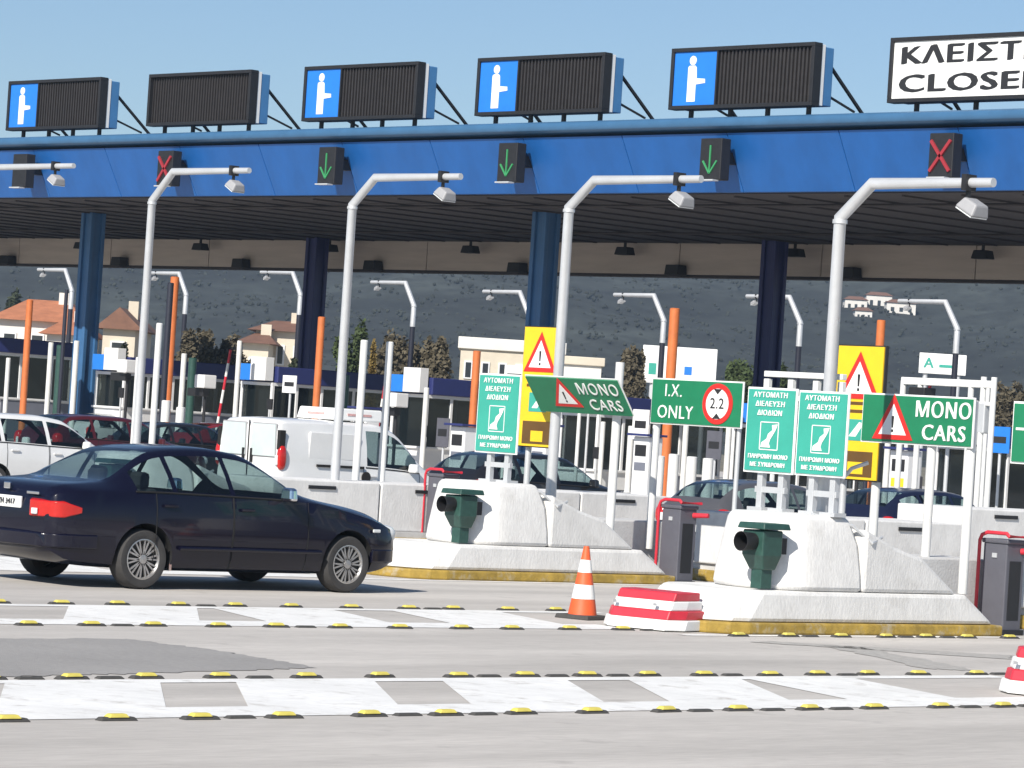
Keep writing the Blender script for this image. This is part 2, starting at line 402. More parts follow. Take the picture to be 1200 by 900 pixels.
# rounded front gutter
prof = [(-.20, FZ1 - .05), (-.24, FZ1 + .0), (-.24, FZ1 + .13), (-.20, FZ1 + .18), (-.1, FZ1 + .22), (1.4, FZ1 + .22), (1.4, FZ1 - .16)]
MB().extr([(CX0, FY + a, z) for a, z in prof], (CX1 - CX0, 0, 0)).build('front_gutter', M_LIP, canopy, smooth=50)
bx = CX0; k = 0
while bx < CX1 - .1:
    MB().box(bx + 3.1, 81.7, 7.78, 6.16, .3, 1.16).build('rear_beam_panel', M_BEAM, canopy, bevel=.01)
    bx += 6.2
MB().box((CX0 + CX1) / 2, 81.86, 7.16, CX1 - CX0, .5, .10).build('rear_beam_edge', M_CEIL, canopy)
for cx in (-117.2, -95.0, -72.8, -50.6):
    for cyy, m in ((70.0, M_COLB), (80.0, M_BOOTHB)):  # rear row in darker navy: under-roof shade put into the colour
        col = MB().box(cx, cyy, 4.1, .44, .44, 8.2).build('column', m, canopy, bevel=.02)
        for dx, dy in ((-.23, -.23), (.23, -.23), (.23, .23), (-.23, .23)):
            MB().box(cx + dx, cyy + dy, 4.1, .15, .15, 8.2).build('corner_rib', m, col, bevel=.02)
        MB().box(cx, cyy, .35, 1.0, 1.0, .7).build('plinth', M_CONC2, col, bevel=.02)
# ceiling lamps hanging by the rear beam
cl0 = None
for i in range(9):
    xx = -118 + i * 7.54
    lab = 'dark lamp box hanging under the canopy by its rear beam'
    if cl0 is None:
        cl0 = thing('canopy_lamp', lab, 'lamp', (xx, 80.9, 8.2), 0, 'lamp boxes under the canopy')
        MB().box(0, 0, -.30, .62, .4, .26, top=.8).build('housing', M_BLACK, cl0, bevel=.02)
        MB().cyl((0, 0, -.25), (0, 0, .02), .05).build('stem', M_BLACK, cl0)
    else: dup(cl0, (xx, 80.9, 8.2), lab)
cl1 = None
for i in range(9):
    xx = -116 + i * 7.54
    lab = 'dark square vent hanging lower on the rear beam of the canopy'
    if cl1 is None:
        cl1 = thing('canopy_fixture', lab, 'fixture', (xx, 81.2, 7.3), 0, 'fixtures on the rear canopy beam')
        MB().box(0, .1, .02, .62, .45, .34, top=.9).build('housing', M_BLACK, cl1, bevel=.02)
        MB().box(0, .1, -.18, .5, .36, .05).build('base_lip', M_CEIL, cl1)
    else: dup(cl1, (xx, 81.2, 7.3), lab)

# ------------------------------------------------------------------ lane sign boxes on the roof
def person_pictogram(parent, cx, cz, s, y):
    MB().lathe([(.115 * s, -.004), (.115 * s, .004)], (cx, y, cz + .46 * s), 'y', 20).build('pictogram_head', M_SWHITE, parent)
    b = MB()
    pts = [(-.15, .30), (-.10, .335), (.08, .335), (.13, .29), (.15, .02), (.43, .00), (.44, -.10), (.13, -.13), (.13, -.55), (-.15, -.55)]
    b.extr([(cx + a * s, y - .004, cz + z * s) for a, z in pts], (0, .008, 0))
    b.build('pictogram_body', M_SWHITE, parent)
def sign_box(k, kind, label):
    x0 = -92.32 + 7.44 * k; w, h, z0 = (6.6 if kind == 'closed' else 4.98), 1.60, 10.36
    t = thing('lane_sign_box', label, 'lane sign', (x0 + w / 2, 64.45, 10.08), 0, 'lane sign boxes along the canopy roof')
    zc = z0 + h / 2 - 10.08
    fr = MB()
    for a, b_, sx, sz in ((0, h / 2 - .05, w, .10), (0, -h / 2 + .05, w, .10), (-w / 2 + .05, 0, .10, h - .2), (w / 2 - .05, 0, .10, h - .2)):
        fr.box(a, -.02, zc + b_, sx, .30, sz)
    fr.build('frame', M_BLACK, t, bevel=.01)
    MB().box(0, .20, zc, w - .03, .14, h - .06).build('white_casing', M_SWHITE, t, bevel=.01)
    MB().box(0, .44, zc - .02, w - .06, .33, h - .12).build('rear_housing', M_BOXB, t, bevel=.02)
    if kind == 'closed':
        MB().box(0, -.02, zc, w - .21, .2, h - .21).build('face', M_SWHITE, t)
        text('KΛΕΙΣΤΗ', .60, (-w / 2 + .32, -.124, zc + .33), M_PRINT, t, bold=.045, align='LEFT', sx=1.66)
        text('CLOSED', .60, (-w / 2 + .30, -.124, zc - .36), M_PRINT, t, bold=.045, align='LEFT', sx=1.98)
    else:
        lx = -w / 2 + .105; rx = w / 2 - .105
        if kind == 'person':
            bw = 1.50
            MB().box(lx + bw / 2, -.02, zc, bw, .2, h - .21).build('blue_panel', M_SBLUE, t)
            person_pictogram(t, lx + .66, zc - .02, 1.06, -.126)
            MB().box(lx + bw + .03, -.05, zc, .05, .2, h - .21).build('divider', M_BLACK, t)
            lx += bw + .06
        MB().box((lx + rx) / 2, .04, zc, rx - lx, .14, h - .21).build('display', M_LED, t)
        n = int((rx - lx) / .125); b = MB()
        for i in range(n):
            b.box(lx + (i + .5) * (rx - lx) / n, -.065, zc, .055 if kind == 'person' else .03, .07 if kind == 'person' else .03, h - .22)
        b.build('louvre_slats', M_LED, t, kind='stuff')
    for i, fx in enumerate((-w * .40, -w * .12, w * .14, w * .42)):
        f = MB(); f.box(fx, .2, .15, .10, .10, .30); f.box(fx, .2, .02, .42, .34, .06); f.build('foot', M_BLACK, t, bevel=.008)
    for fx in (-w * .42, w * .46):
        br = MB(); br.beam((fx, .60, zc + .35), (fx, 2.4, .0), .07); br.beam((fx, .60, zc - .45), (fx, 1.7, .32), .05)
        br.build('brace', M_BLACK, t)
    return t
sign_box(0, 'person', 'leftmost rooftop sign box with white person on blue, farthest from the closed sign')
sign_box(1, 'blank', 'rooftop sign box all dark without a blue panel')
sign_box(2, 'person', 'rooftop person sign box just right of the all dark box')
sign_box(3, 'person', 'middle rooftop person sign box, above the light pole beside the yellow triangle sign')
sign_box(4, 'person', 'largest looking rooftop person sign box, next to the closed sign')
sign_box(5, 'closed', 'white rooftop sign box reading CLOSED in Greek and English')

# lane signals on the fascia
def signal(k, sym, label):
    X = -90.45 + 7.54 * k
    t = thing('lane_signal', label, 'lane signal', (X, FY + .12, 8.95), 0, 'lane signals on the blue fascia')
    MB().box(0, -.34, .03, .74, .34, 1.06).build('housing', M_BLACK, t, bevel=.02)
    MB().box(0, -.56, -.52, .55, .22, .035).build('visor_tray', M_STEEL, t)
    MB().box(0, .15, .1, .3, .6, .3).build('bracket', M_BLACK, t)
    y = -.525
    if sym == 'arrow':
        b = MB(); b.beam((0, y, .38), (0, y, -.30), .036); b.beam((-.24, y, -.02), (0, y, -.34), .04); b.beam((.24, y, -.02), (0, y, -.34), .04)
        b.build('green_arrow', M_GREENL, t)
    elif sym == 'cross':
        b = MB(); b.beam((-.30, y, -.36), (.30, y, .38), .075); b.beam((-.30, y, .38), (.30, y, -.36), .075)
        b.build('red_cross', M_REDL, t)
    return t
signal(0, 'off', 'dark unlit lane signal at the left end of the blue fascia')
signal(1, 'cross', 'red cross lane signal under the all dark rooftop box')
signal(2, 'arrow', 'green arrow lane signal, leftmost of the three green ones')
signal(3, 'arrow', 'green arrow lane signal, middle of the three green ones')
signal(4, 'arrow', 'green arrow lane signal, rightmost, nearest the red cross')
signal(5, 'cross', 'red cross lane signal below the white closed sign')

# ------------------------------------------------------------------ islands
def wall_prof(Y): return Y
def toll_island(i, label, lamp=True):
    X, Y0 = ISL[i]; w = .70
    t = thing('island_nose', label, 'traffic island', (X, Y0, 0), 0, 'concrete island noses')
    # kerb with rounded tip, painted yellow
    def plan(hw, ya, yb, n=8):
        pts = [(-hw, yb), (-hw, ya + hw * .8)]
        for q in range(1, n): a = PI + PI * q / n; pts.append((hw * math.cos(a), ya + hw * .8 + hw * .8 * math.sin(a)))
        return pts + [(hw, ya + hw * .8), (hw, yb)]
    MB().extr([(a, b, 0) for a, b in plan(w, 0.0, 4.45)], (0, 0, .115)).build('kerb', M_KERB, t, bevel=.02)
    MB().loft([[(a, b, .116) for a, b in plan(w - .05, .08, 4.38)], [(a, b, .42) for a, b in plan(w - .08, .35, 3.92)]]).build('plinth', M_CONC, t, bevel=.045)
    # nose: half cone on the traffic side
    def ring(z, r, yb, yc=1.62, n=14):
        p = [(-r, yb, z)]
        for q in range(n + 1): a = PI + PI * q / n; p.append((r * math.cos(a), yc + r * math.sin(a), z))
        return p + [(r, yb, z)]
    MB().loft([ring(.421, .60, 2.3), ring(.60, .58, 2.3), ring(.9, .53, 2.28), ring(1.10, .49, 2.2), ring(1.17, .46, 2.15)]).build('nose', M_CONC, t, smooth=40, bevel=.045)
    hw = .60
    MB().extr([(-hw, 2.301, .421), (-hw, 2.301, 1.06), (-hw, 2.80, .88), (-hw, 3.22, .78), (-hw, 3.80, .421)], (2 * hw, 0, 0)).build('side_wall', M_CONC, t, bevel=.04)
    MB().box(-.26, 4.10, .385, .70, 1.5, .77).build('rear_block', M_CONC2, t, bevel=.02)
    # metal lifting strap on the top
    MB().tube([(.30, 1.8, 1.175), (.50, 2.2, 1.08), (.615, 2.38, .92), (.55, 2.6, .98)], .018, 8).build('lifting_bar', M_STEEL, t)
    if lamp:
        l = thing('island_lamp', label_lamp[i], 'signal lamp', (X + .41, Y0 + .98, .423), 0, 'green signal lamps on the island noses')
        b = MB(); b.loft([[(-.13, -.10, .02), (.13, -.10, .02), (.13, .16, .02), (-.13, .16, .02)], [(-.2, -.2, .22), (.2, -.2, .22), (.2, .2, .22), (-.2, .2, .22)], [(-.2, -.2, .56), (.2, -.2, .56), (.2, .2, .56), (-.2, .2, .56)]])
        b.build('housing', M_GREEN, l, bevel=.02)
        MB().box(.0, .02, .615, .52, .56, .085, top=.92).build('lid', M_GREEN, l, bevel=.015)
        MB().lathe([(.115, 0), (.135, -.26), (.125, -.26), (.10, -.02)], (0, -.19, .40), 'y', 20, cap=False).build('visor', M_BLACK, l, smooth=40)
        MB().lathe([(.10, -.215), (.10, -.195)], (0, 0, .40), 'y', 20).build('lens', M_BLACK, l)
        MB().box(0, .02, -.10, .20, .22, .27).build('foot_post', M_GREEN, l, bevel=.01)
        MB().box(0, .24, .35, .22, .30, .22).build('wall_bracket', M_BLACK, l)
        l.scale = (.70, .70, .72); l.location.z = .60
    return t
label_lamp = {2: 'dark green signal lamp on the island nose below the twin teal signs', 1: 'dark green signal lamp on the island nose below the single teal sign',
              0: 'dark green signal lamp on the island nose hidden behind the navy sedan'}
toll_island(2, 'white concrete island nose below the twin teal signs')
toll_island(1, 'white concrete island nose below the single teal sign')
toll_island(0, 'white concrete island nose behind the front of the navy sedan')

# long islands behind the noses, up to the booths
for i, lab in ((2, 'long kerbed island behind the cabinet at the right edge'), (1, 'long kerbed island behind the cabinet in the middle'),
               (0, 'long kerbed island behind the cabinet beside the sedan'), (-1, 'long kerbed island with light pole behind the sedan'),
               (-2, 'long kerbed island beyond the maroon car'), (-3, 'farthest long kerbed island in the left background')):
    X = -23.06 - 7.37 * (2 - i); Y0 = {2: 24., 1: 26.8, 0: 29.3, -1: 31.4, -2: 33.2, -3: 35}[i]
    ys_ = 30.8 if i == 0 else Y0 + 6.1
    t = thing('toll_island', lab, 'traffic island', (X, ys_, 0), 0, 'long toll islands')
    Ln = 82.1 - ys_
    MB().box(0, Ln / 2, .075, 1.45, Ln, .15).build('kerb', M_KERB, t, bevel=.02)
    MB().box(0, Ln / 2, .19, 1.35, Ln - .1, .08).build('paving', M_CONC2, t)
    for q in range((7 if i == 1 else 4) if i >= 0 else 0):
        hb = 1.14 if (i == 1 and q > 1) else .92
        b = MB().extr([(-.60, q * 2.03, .231), (-.60, q * 2.03, hb), (-.60, q * 2.03 + 2.0, hb), (-.60, q * 2.03 + 2.0, .231)], (1.20, 0, 0)).build('barrier_block', M_CONC, t, bevel=.02)
        MB().box(.61, q * 2.03 + .9, hb - .10, .02, .5, .05).build('slot', M_BLACK, b)

# striped island tips
def tip_guard(i, label):
    X, Y0 = ISL[i]
    t = thing('island_tip_guard', label, 'barrier', (X + .04, Y0 - .15, 0), .22, 'red and white guards on the island tips')
    hw0, ws = .45, (.10, .10, .10, .11)
    z = .01; bands = [('white_band', M_SWHITE, .10), ('red_band', M_RED, .085), ('white_band', M_SWHITE, .09), ('red_band', M_RED, .08)]
    for n, (nm, m, h) in enumerate(bands):
        a = .62 - n * .035; f = -.30 + n * .05
        pr = [(-hw0 + n * .02, .32), (-hw0 + n * .02, f + .18), (-hw0 + .16, f), (hw0 - .10, f), (hw0 - n * .03, f + .22), (hw0 - n * .03, .32)]
        p2 = [(x, y + (.045 if 0 < j < 5 else 0)) for j, (x, y) in enumerate(pr)]
        MB().loft([[(x, y, z) for x, y in pr], [(x, y, z + h) for x, y in p2]]).build(nm, m, t, bevel=.012)
        z += h + .001
    for sx in (-.25, .2):
        MB().box(sx, -.235, .25, .04, .03, .025).build('bolt', M_CHROME, t)
    return t
tip_guard(2, 'red and white striped block on the island tip beside the cone')
tip_guard(3, 'red and white striped block cut by the right edge of the photo')

# traffic cone
cp = at(682, 725, Z=0)
t = thing('traffic_cone', 'orange traffic cone with two white bands on the road', 'cone', (cp.x, cp.y, 0), .2)
MB().box(0, 0, .022, .40, .40, .044, top=.94).build('base', M_RUB, t, bevel=.01)
cr_ = lambda z: .145 - .118 * (z - .04) / .68
for za, zb, m, nm in ((.044, .20, M_CONE, 'orange_band'), (.20, .34, M_REFL, 'white_band'), (.34, .46, M_CONE, 'orange_band'), (.46, .585, M_REFL, 'white_band'), (.585, .72, M_CONE, 'orange_band')):
    e = .002 if m is M_REFL else 0
    MB().lathe([(cr_(za) + e, za), (cr_(zb) + e, zb)], n=24).build(nm, m, t, smooth=40)

# barrier cabinets with red bent tube
def cabinet(X, Y, label, z0=0.0, h=1.08):
    t = thing('barrier_cabinet', label, 'barrier cabinet', (X, Y, z0), 0, 'grey barrier cabinets with red frames')
    MB().box(0, 0, h / 2 - .04, .36, .34, h - .08).build('body', M_CAB, t, bevel=.015)
    MB().box(0, 0, .03, .42, .40, .06).build('foot', M_BLACK, t, bevel=.01)
    MB().box(0, 0, h - .06, .40, .38, .05).build('lid', M_CAB, t, bevel=.015)
    MB().tube([(-.21, -.21, .02), (-.21, -.21, h - .06), (-.18, -.21, h - .0), (-.10, -.21, h + .03), (.19, -.21, h + .03), (.23, -.21, h), (.23, .2, h)], .022, 10).build('red_tube', M_RED, t, smooth=60)
    MB().box(0, -.178, h * .80, .07, .012, .05).build('badge', M_STEEL, t)
    MB().cyl((.18, .1, h - .16), (.42, .16, h - .15), .035, .03).build('arm_stub', M_RED, t)
    MB().box(.182, 0, h * .45, .006, .22, h * .6).build('hatch', M_BLACK, t, bevel=.004)
    t.scale = (.88, .88, .96)
    return t
cabinet(-22.7, 28.82, 'grey cabinet with red tube at the right edge, beyond the twin teal signs')
cabinet(-29.95, 31.45, 'grey cabinet with red tube between the two island noses')
cabinet(-37.02, 33.85, 'grey cabinet with red tube beside the front of the navy sedan', .10)

# ------------------------------------------------------------------ street light poles with floodlights
def light_pole(X, Y, zb, zk, ztop, dx, L, label, lampx, sgn=1, r=.085, group='light poles in front of the canopy', cap=M_STEEL, low=None, split=None):
    t = thing('light_pole', label, 'light pole', (X, Y, zb), 0, group)
    if split:
        MB().cyl((0, 0, 0), (0, 0, split - zb), r * 1.05, r).build('shade_toned_lower_pole', low, t, smooth=60)  # lower length coloured dark to stand for canopy shade
        zs = split - zb
    else: zs = 0
    MB().tube([(0, 0, zs), (0, 0, zk - zb), (sgn * dx, 0, ztop - zb), (sgn * (dx + L), 0, ztop - zb)], [r * 1.05, r, r * .95, r * .7], 14).build('pole', cap, t, smooth=50)
    MB().cyl((0, 0, 0), (0, 0, .03), r * 2.1, n=16).build('base_flange', M_STEEL, t)
    MB().cyl((0, 0, zk - zb - .06), (0, 0, zk - zb - .02), r * 1.16, n=16).build('joint_collar', M_STEEL, t, smooth=60)
    f = MB(); xx = sgn * lampx
    f.box(xx, 0, ztop - zb - .0, .06, .16, .16); f.beam((xx, 0, ztop - zb - .07), (xx, 0, ztop - zb - .20), .035)
    f.build('lamp_bracket', M_BLACK, t)
    h = MB().box(0, 0, 0, .25, .27, .12, top=.72).build('floodlight', M_LAMPBODY, t, bevel=.02)
    h.location = (xx + sgn * .10, -.02, ztop - zb - .24); h.rotation_euler = (0, sgn * R(28), 0)
    MB().box(0, 0, -.068, .22, .25, .012).build('lamp_glass', M_LAMPW, h)
    return t
for (X, kx, ky, ex, ey, tx, lab) in (
        (-23.06, 985, 255, 1023, 215, 1165, 'grey light pole on the island with twin teal signs'),
        (-31.05, 667, 243, 697, 211, 822, 'grey light pole just right of the yellow triangle sign in the middle'),
        (-37.85, 413, 240, 440, 208, 540, 'grey light pole behind the roof of the white van'),
        (-45.2, 178, 235, 203, 201, 292, 'grey light pole rising behind the roof of the navy sedan'),
        (-52.5, -42, 235, -18, 196, 86, 'grey light pole outside the left edge, only its arm in view')):
    k_ = at(kx, ky, X=X); e_ = at(ex, ey, Y=k_.y); q_ = at(tx, ey, Y=k_.y)
    Lt = q_.x - e_.x
    light_pole(X, k_.y, .42, k_.z, e_.z, e_.x - X, Lt, lab, e_.x - X + Lt * .80, r=.066)
# poles behind the canopy; its shade is put into their dark lower lengths
for n, (kx, ky) in enumerate(((84, 340), (218, 345), (352, 345), (485, 358), (620, 370), (778, 375), (938, 378), (1122, 385))):
    k_ = at(kx, ky, Y=97)
    lab = 'slim light pole beyond the canopy, ' + ['left of the orange house roof', 'behind the tall orange post', 'before the brown roofed house', 'before the green bushes', 'left of the yellow triangle sign in the middle',
           'before the white billboard', 'beside the rear column on the right', 'before the white and green board'][n]
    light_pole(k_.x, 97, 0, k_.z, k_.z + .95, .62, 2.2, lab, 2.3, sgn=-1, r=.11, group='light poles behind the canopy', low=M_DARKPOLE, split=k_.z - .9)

# ------------------------------------------------------------------ road signs
def board(t, w, h, m, z, x=0, y=0, border=.018, edge=M_SWHITE, name='panel'):
    MB().box(x, y + .012, z, w, .02, h).build('rim', edge, t, bevel=.003)
    return MB().box(x, y - .002, z, w - 2 * border, .016, h - 2 * border).build(name, m, t)
def warn_triangle(t, cx, cz, s, y, par=None):
    def tri(k, dy, m, nm):
        pts = [(-.5 * s * k, -.289 * s * k), (.5 * s * k, -.289 * s * k), (0, .577 * s * k)]
        return MB().extr([(cx + a, y + dy, cz + b) for a, b in pts], (0, .006, 0)).build(nm, m, par or t)
    tri(1.0, -.006, M_SRED, 'triangle_border'); tri(.68, -.0085, M_SWHITE, 'triangle_field')
    b = MB(); b.extr([(cx - .030 * s, y - .012, cz + .16 * s), (cx + .030 * s, y - .012, cz + .16 * s), (cx + .018 * s, y - .012, cz - .06 * s), (cx - .018 * s, y - .012, cz - .06 * s)], (0, .003, 0))
    b.box(cx, y - .0105, cz - .12 * s, .05 * s, .003, .05 * s)
    b.build('exclamation_mark', M_PRINT, par or t)
def post(name, label, X, Y, z0, z1, r=.045, m=M_WPOST, cat='post', group=None):
    t = thing(name, label, cat, (X, Y, z0), 0, group)
    MB().cyl((0, 0, 0), (0, 0, z1 - z0), r).build('shaft', m, t, smooth=60)
    MB().lathe([(r * 1.03, z1 - z0), (r * .8, z1 - z0 + .02)], n=14).build('cap', m, t)
    MB().cyl((0, 0, 0), (0, 0, .025), r * 2).build('base_flange', M_STEEL, t)
    return t
# MONO CARS, right
Ys = 28.05
a = at(1012, 459, Y=Ys); b_ = at(1143, 467, Y=Ys); c_ = at(1012, 517, Y=Ys)
w = b_.x - a.x; h = a.z - c_.z; zc = (a.z + b_.z) / 2 - h / 2
t = thing('road_sign', 'upright green MONO CARS sign on two white posts', 'road sign', ((a.x + b_.x) / 2, Ys, 0))
board(t, w, h, M_SGREEN, zc)
warn_triangle(t, -w * .205, zc - .06, .60 * h / .57, -.012)
text('ΜΟΝΟ', h * .44, (w * .235, -.014, zc + h * .20), M_SWHITE, t, bold=.006, sx=1.0)
text('CARS', h * .44, (w * .25, -.014, zc - h * .25), M_SWHITE, t, bold=.006, sx=1.0)
for px in (1087, 1133):
    xx = at(px, 600, Y=Ys + .07).x - (a.x + b_.x) / 2
    MB().cyl((xx, .075, .42), (xx, .075, zc + h * .45), .050).build('post', M_WPOST, t, smooth=60)
# MONO CARS, swung back
Ys = 29.85
a = at(616, 441, Y=Ys); b_ = at(723, 446, Y=Ys); w = b_.x - a.x
t = thing('road_sign', 'green MONO CARS sign swung back and leaning on its post', 'road sign', ((a.x + b_.x) / 2, Ys, a.z))
flap = MB().box(0, 0, -.26, w, .022, .52).build('panel', M_SGREEN, t)
MB().box(0, .014, -.26, w + .03, .012, .55).build('rim', M_SWHITE, flap)
warn_triangle(t, -w * .14, -.275, .50, -.014, par=flap)
text('ΜΟΝΟ', .225, (w * .25, -.016, -.15), M_SWHITE, flap, bold=.002)
text('CARS', .225, (w * .27, -.016, -.38), M_SWHITE, flap, bold=.002)
flap.rotation_euler = (R(37), 0, 0)
xx = at(722, 500, Y=Ys + .45).x - (a.x + b_.x) / 2
MB().cyl((xx, .45, .42 - a.z), (xx, .45, .24), .055).build('post', M_WPOST, t, smooth=60)
MB().cyl((xx, .03, .0), (xx, .45, .0), .018).build('hinge_arm', M_STEEL, t)
MB().cyl((-w / 2, .03, .0), (xx + .05, .03, .0), .018).build('hinge_bar', M_STEEL, t)
# I.X. ONLY
Ys = 31.3
a = at(765, 442, Y=Ys); b_ = at(872, 448, Y=Ys); c_ = at(768, 496, Y=Ys)
w = b_.x - a.x; h = a.z - c_.z; zc = (a.z + b_.z) / 2 - h / 2
t = thing('road_sign', 'green I.X. ONLY sign with round red ringed height limit', 'road sign', ((a.x + b_.x) / 2, Ys, 0))
board(t, w, h, M_SGREEN, zc)
text('Ι.Χ.', h * .36, (-w * .25, -.014, zc + h * .22), M_SWHITE, t, bold=.002)
text('ONLY', h * .40, (-w * .22, -.014, zc - h * .24), M_SWHITE, t, bold=.002, sx=.95)
cxx = w * .24
MB().lathe([(h * .44, -.006), (h * .44, .004)], (cxx, -.014, zc), 'y', 30).build('red_ring', M_SRED, t)
MB().lathe([(h * .33, -.006), (h * .33, .004)], (cxx, -.018, zc), 'y', 30).build('white_disc', M_SWHITE, t)
text('2.2', h * .32, (cxx, -.026, zc), M_PRINT, t, bold=.001)
for sg in (-1, 1):
    MB().extr([(cxx - .07, -.026, zc + sg * h * .32), (cxx + .07, -.026, zc + sg * h * .32), (cxx, -.026, zc + sg * h * .20)], (0, .003, 0)).build('limit_arrow', M_PRINT, t)
for xx in (-w / 2 + .05,):
    MB().cyl((xx, .075, .42), (xx, .075, zc + h * .45), .050).build('post', M_WPOST, t, smooth=60)
MB().cyl((w / 2 - .1, .075, .42), (w / 2 - .1, .075, zc + h * .5), .03).build('post', M_STEEL, t, smooth=60)
# sign cut by the right edge
Ys = 21.9
a = at(1188, 470, Y=Ys)
t = thing('road_sign', 'green sign cut off by the right edge of the photo', 'road sign', (a.x + .8, Ys, 0))
board(t, 1.6, .50, M_SGREEN, a.z - .25)
MB().box(0, -.012, a.z - .22, 1.5, .004, .02).build('divider_line', M_SWHITE, t)
for xx in (.15, .7): MB().cyl((xx, .075, 0), (xx, .075, a.z - .03), .05).build('post', M_WPOST, t, smooth=60)

# teal toll card signs
def teal(px0, py0, px1, pyb, Ys, label, zfoot, group='teal information signs'):
    a = at(px0, py0, Y=Ys); b_ = at(px1, py0 + (px1 - px0) * .064, Y=Ys); c_ = at(px0, pyb, Y=Ys)
    w = b_.x - a.x; h = a.z - c_.z; zc = a.z - h / 2
    t = thing('teal_sign', label, 'information sign', ((a.x + b_.x) / 2, Ys, 0), 0, group)
    board(t, w, h, M_TEAL, zc, border=.022)
    for n, tx in enumerate(('ΑΥΤΟΜΑΤΗ', 'ΔΙΕΛΕΥΣΗ', 'ΔΙΟΔΙΩΝ')):
        text(tx, h * .085, (-.01 * w, -.014, zc + h * (.41 - .105 * n)), M_SWHITE, t, bold=.003, sx=1.05)
    for n, tx in enumerate(('ΠΛΗΡΩΜΗ ΜΟΝΟ', 'ΜΕ ΣΥΝΔΡΟΜΗ')):
        text(tx, h * .070, (0, -.014, zc - h * (.31 + .095 * n)), M_SWHITE, t, bold=.003, sx=.98)
    # framed picture of a hand reaching with a card
    pw_, ph_ = w * .36, h * .32; pz = zc - h * .065
    fr = MB()
    for x0, z0, sx, sz in ((0, ph_ / 2, pw_, .010), (0, -ph_ / 2, pw_, .010), (-pw_ / 2, 0, .010, ph_), (pw_ / 2, 0, .010, ph_)): fr.box(x0, -.0135, pz + z0, sx, .003, sz)
    fr.build('picture_frame', M_SWHITE, t)
    pts = [(-.44, -.42), (-.40, -.25), (-.12, -.10), (-.05, .08), (.18, .22), (.14, .40), (.46, .44), (.40, .30), (.34, .20), (.20, .02), (.08, -.12), (.02, -.28), (.10, -.42)]
    MB().extr([(p * pw_, -.0165, pz + q * ph_) for p, q in pts], (0, .004, 0)).build('hand_picture', M_SWHITE, t)
    for xx in (-w * .2, w * .22):
        MB().box(xx, .07, (zfoot + zc + h / 2) / 2, .07, .07, zc + h / 2 - zfoot).build('post', M_STEEL, t, bevel=.005)
        MB().box(xx, .07, zfoot + .02, .2, .18, .04).build('base_plate', M_STEEL, t)
    MB().box(0, .07, zfoot + .22, w * .6, .05, .06).build('cross_bar', M_STEEL, t)
    return t
teal(877, 453, 935, 553, 25.9, 'left one of the twin teal signs with hand picture', 1.16)
teal(937, 457, 996, 557, 25.92, 'right one of the twin teal signs with hand picture', 1.16)
teal(562, 437, 611, 530, 28.6, 'single teal sign with hand picture beside the yellow triangle sign', 1.16)
# frame behind the twin signs
a = at(898, 438, Y=26.45); b_ = at(990, 443, Y=26.45)
t = thing('sign_frame', 'white steel frame standing behind the twin teal signs', 'frame', ((a.x + b_.x) / 2, 26.45, 1.10))
w = b_.x - a.x
MB().box(0, 0, a.z - 1.10, w, .07, .06).build('top_rail', M_WPOST, t, bevel=.006)
MB().box(0, 0, a.z - 1.34, w, .05, .05).build('lower_rail', M_WPOST, t, bevel=.006)
for q in (-.47, -.16, .16, .47): MB().box(w * q, .0, (a.z - 1.16) / 2, .07, .06, a.z - 1.14).build('upright', M_WPOST, t, bevel=.006)
MB().tube([(.2, .0, .05), (.62, .1, .55), (.75, .2, .62)], .022, 8).build('conduit', M_STEEL, t)
# yellow tall warning panels
def yellow(px0, px1, py0, pyb, Ys, label, zfoot):
    a = at(px0, py0, Y=Ys); b_ = at(px1, py0 + 2, Y=Ys); c_ = at(px0 - 5, pyb, Y=Ys)
    w = b_.x - a.x; h = a.z - c_.z; zc = a.z - h / 2; zt = a.z
    t = thing('yellow_sign', label, 'warning sign', ((a.x + b_.x) / 2, Ys, 0), 0, 'tall yellow warning panels')
    MB().box(0, .02, zc, w + .03, .05, h + .03).build('rim', M_PRINT, t, bevel=.004)
    MB().box(0, -.012, zc, w, .02, h).build('panel', M_SYEL, t)
    warn_triangle(t, 0, zt - w * .62, w * .92, -.024)
    MB().box(0, -.024, zc - h * .13, w * .5, .006, h * .16).build('teal_patch', M_TEAL, t)
    MB().extr([(-.16 * w, -.029, zc - h * .18), (.06 * w, -.029, zc - h * .07), (.16 * w, -.029, zc - h * .08), (.0, -.029, zc - h * .18)], (0, .003, 0)).build('hand_picture', M_SWHITE, t)
    MB().box(0, -.024, zc - h * .385, w * .78, .006, h * .19).build('queue_picture', M_BROWN, t)
    MB().box(.02, -.028, zc - h * .415, w * .34, .006, h * .09).build('car_picture', M_SYEL, t)
    for n in range(2): MB().box(0, -.022, zc - h * (-.02 + .0 * n) + h * (.05 - .06 * n), w * .7, .004, h * .025).build('text_bar', M_BROWN, t)
    MB().cyl((w * .36, .09, zfoot), (w * .36, .09, zt - .1), .05).build('post', M_WPOST, t, smooth=60)
    MB().cyl((-w * .36, .09, zfoot), (-w * .36, .09, zt - .1), .04).build('post', M_STEEL, t, smooth=60)
    return t
yellow(617, 658, 383, 522, 30.35, 'tall yellow panel with red triangle behind the swung MONO CARS sign', .95)
yellow(985, 1038, 405, 560, 28.75, 'tall yellow panel with red triangle behind the upright MONO CARS sign', .75)

# paired white posts on other islands
for X, pxs, lab in ((-38.3, ((427, 400, 575), (457, 402, 578)), 'white post on the island beside the van, '), (-45.6, ((187, 380, 520), (163, 420, 520)), 'white post on the island behind the sedan, ')):
    for n, (px, yt, yb) in enumerate(pxs):
        p = at(px, yt, X=X); post('white_post', lab + ('left of the pair' if px < 430 and X > -40 or px < 170 else 'right of the pair'), X, p.y, .42, p.z, .055, group='paired white posts')

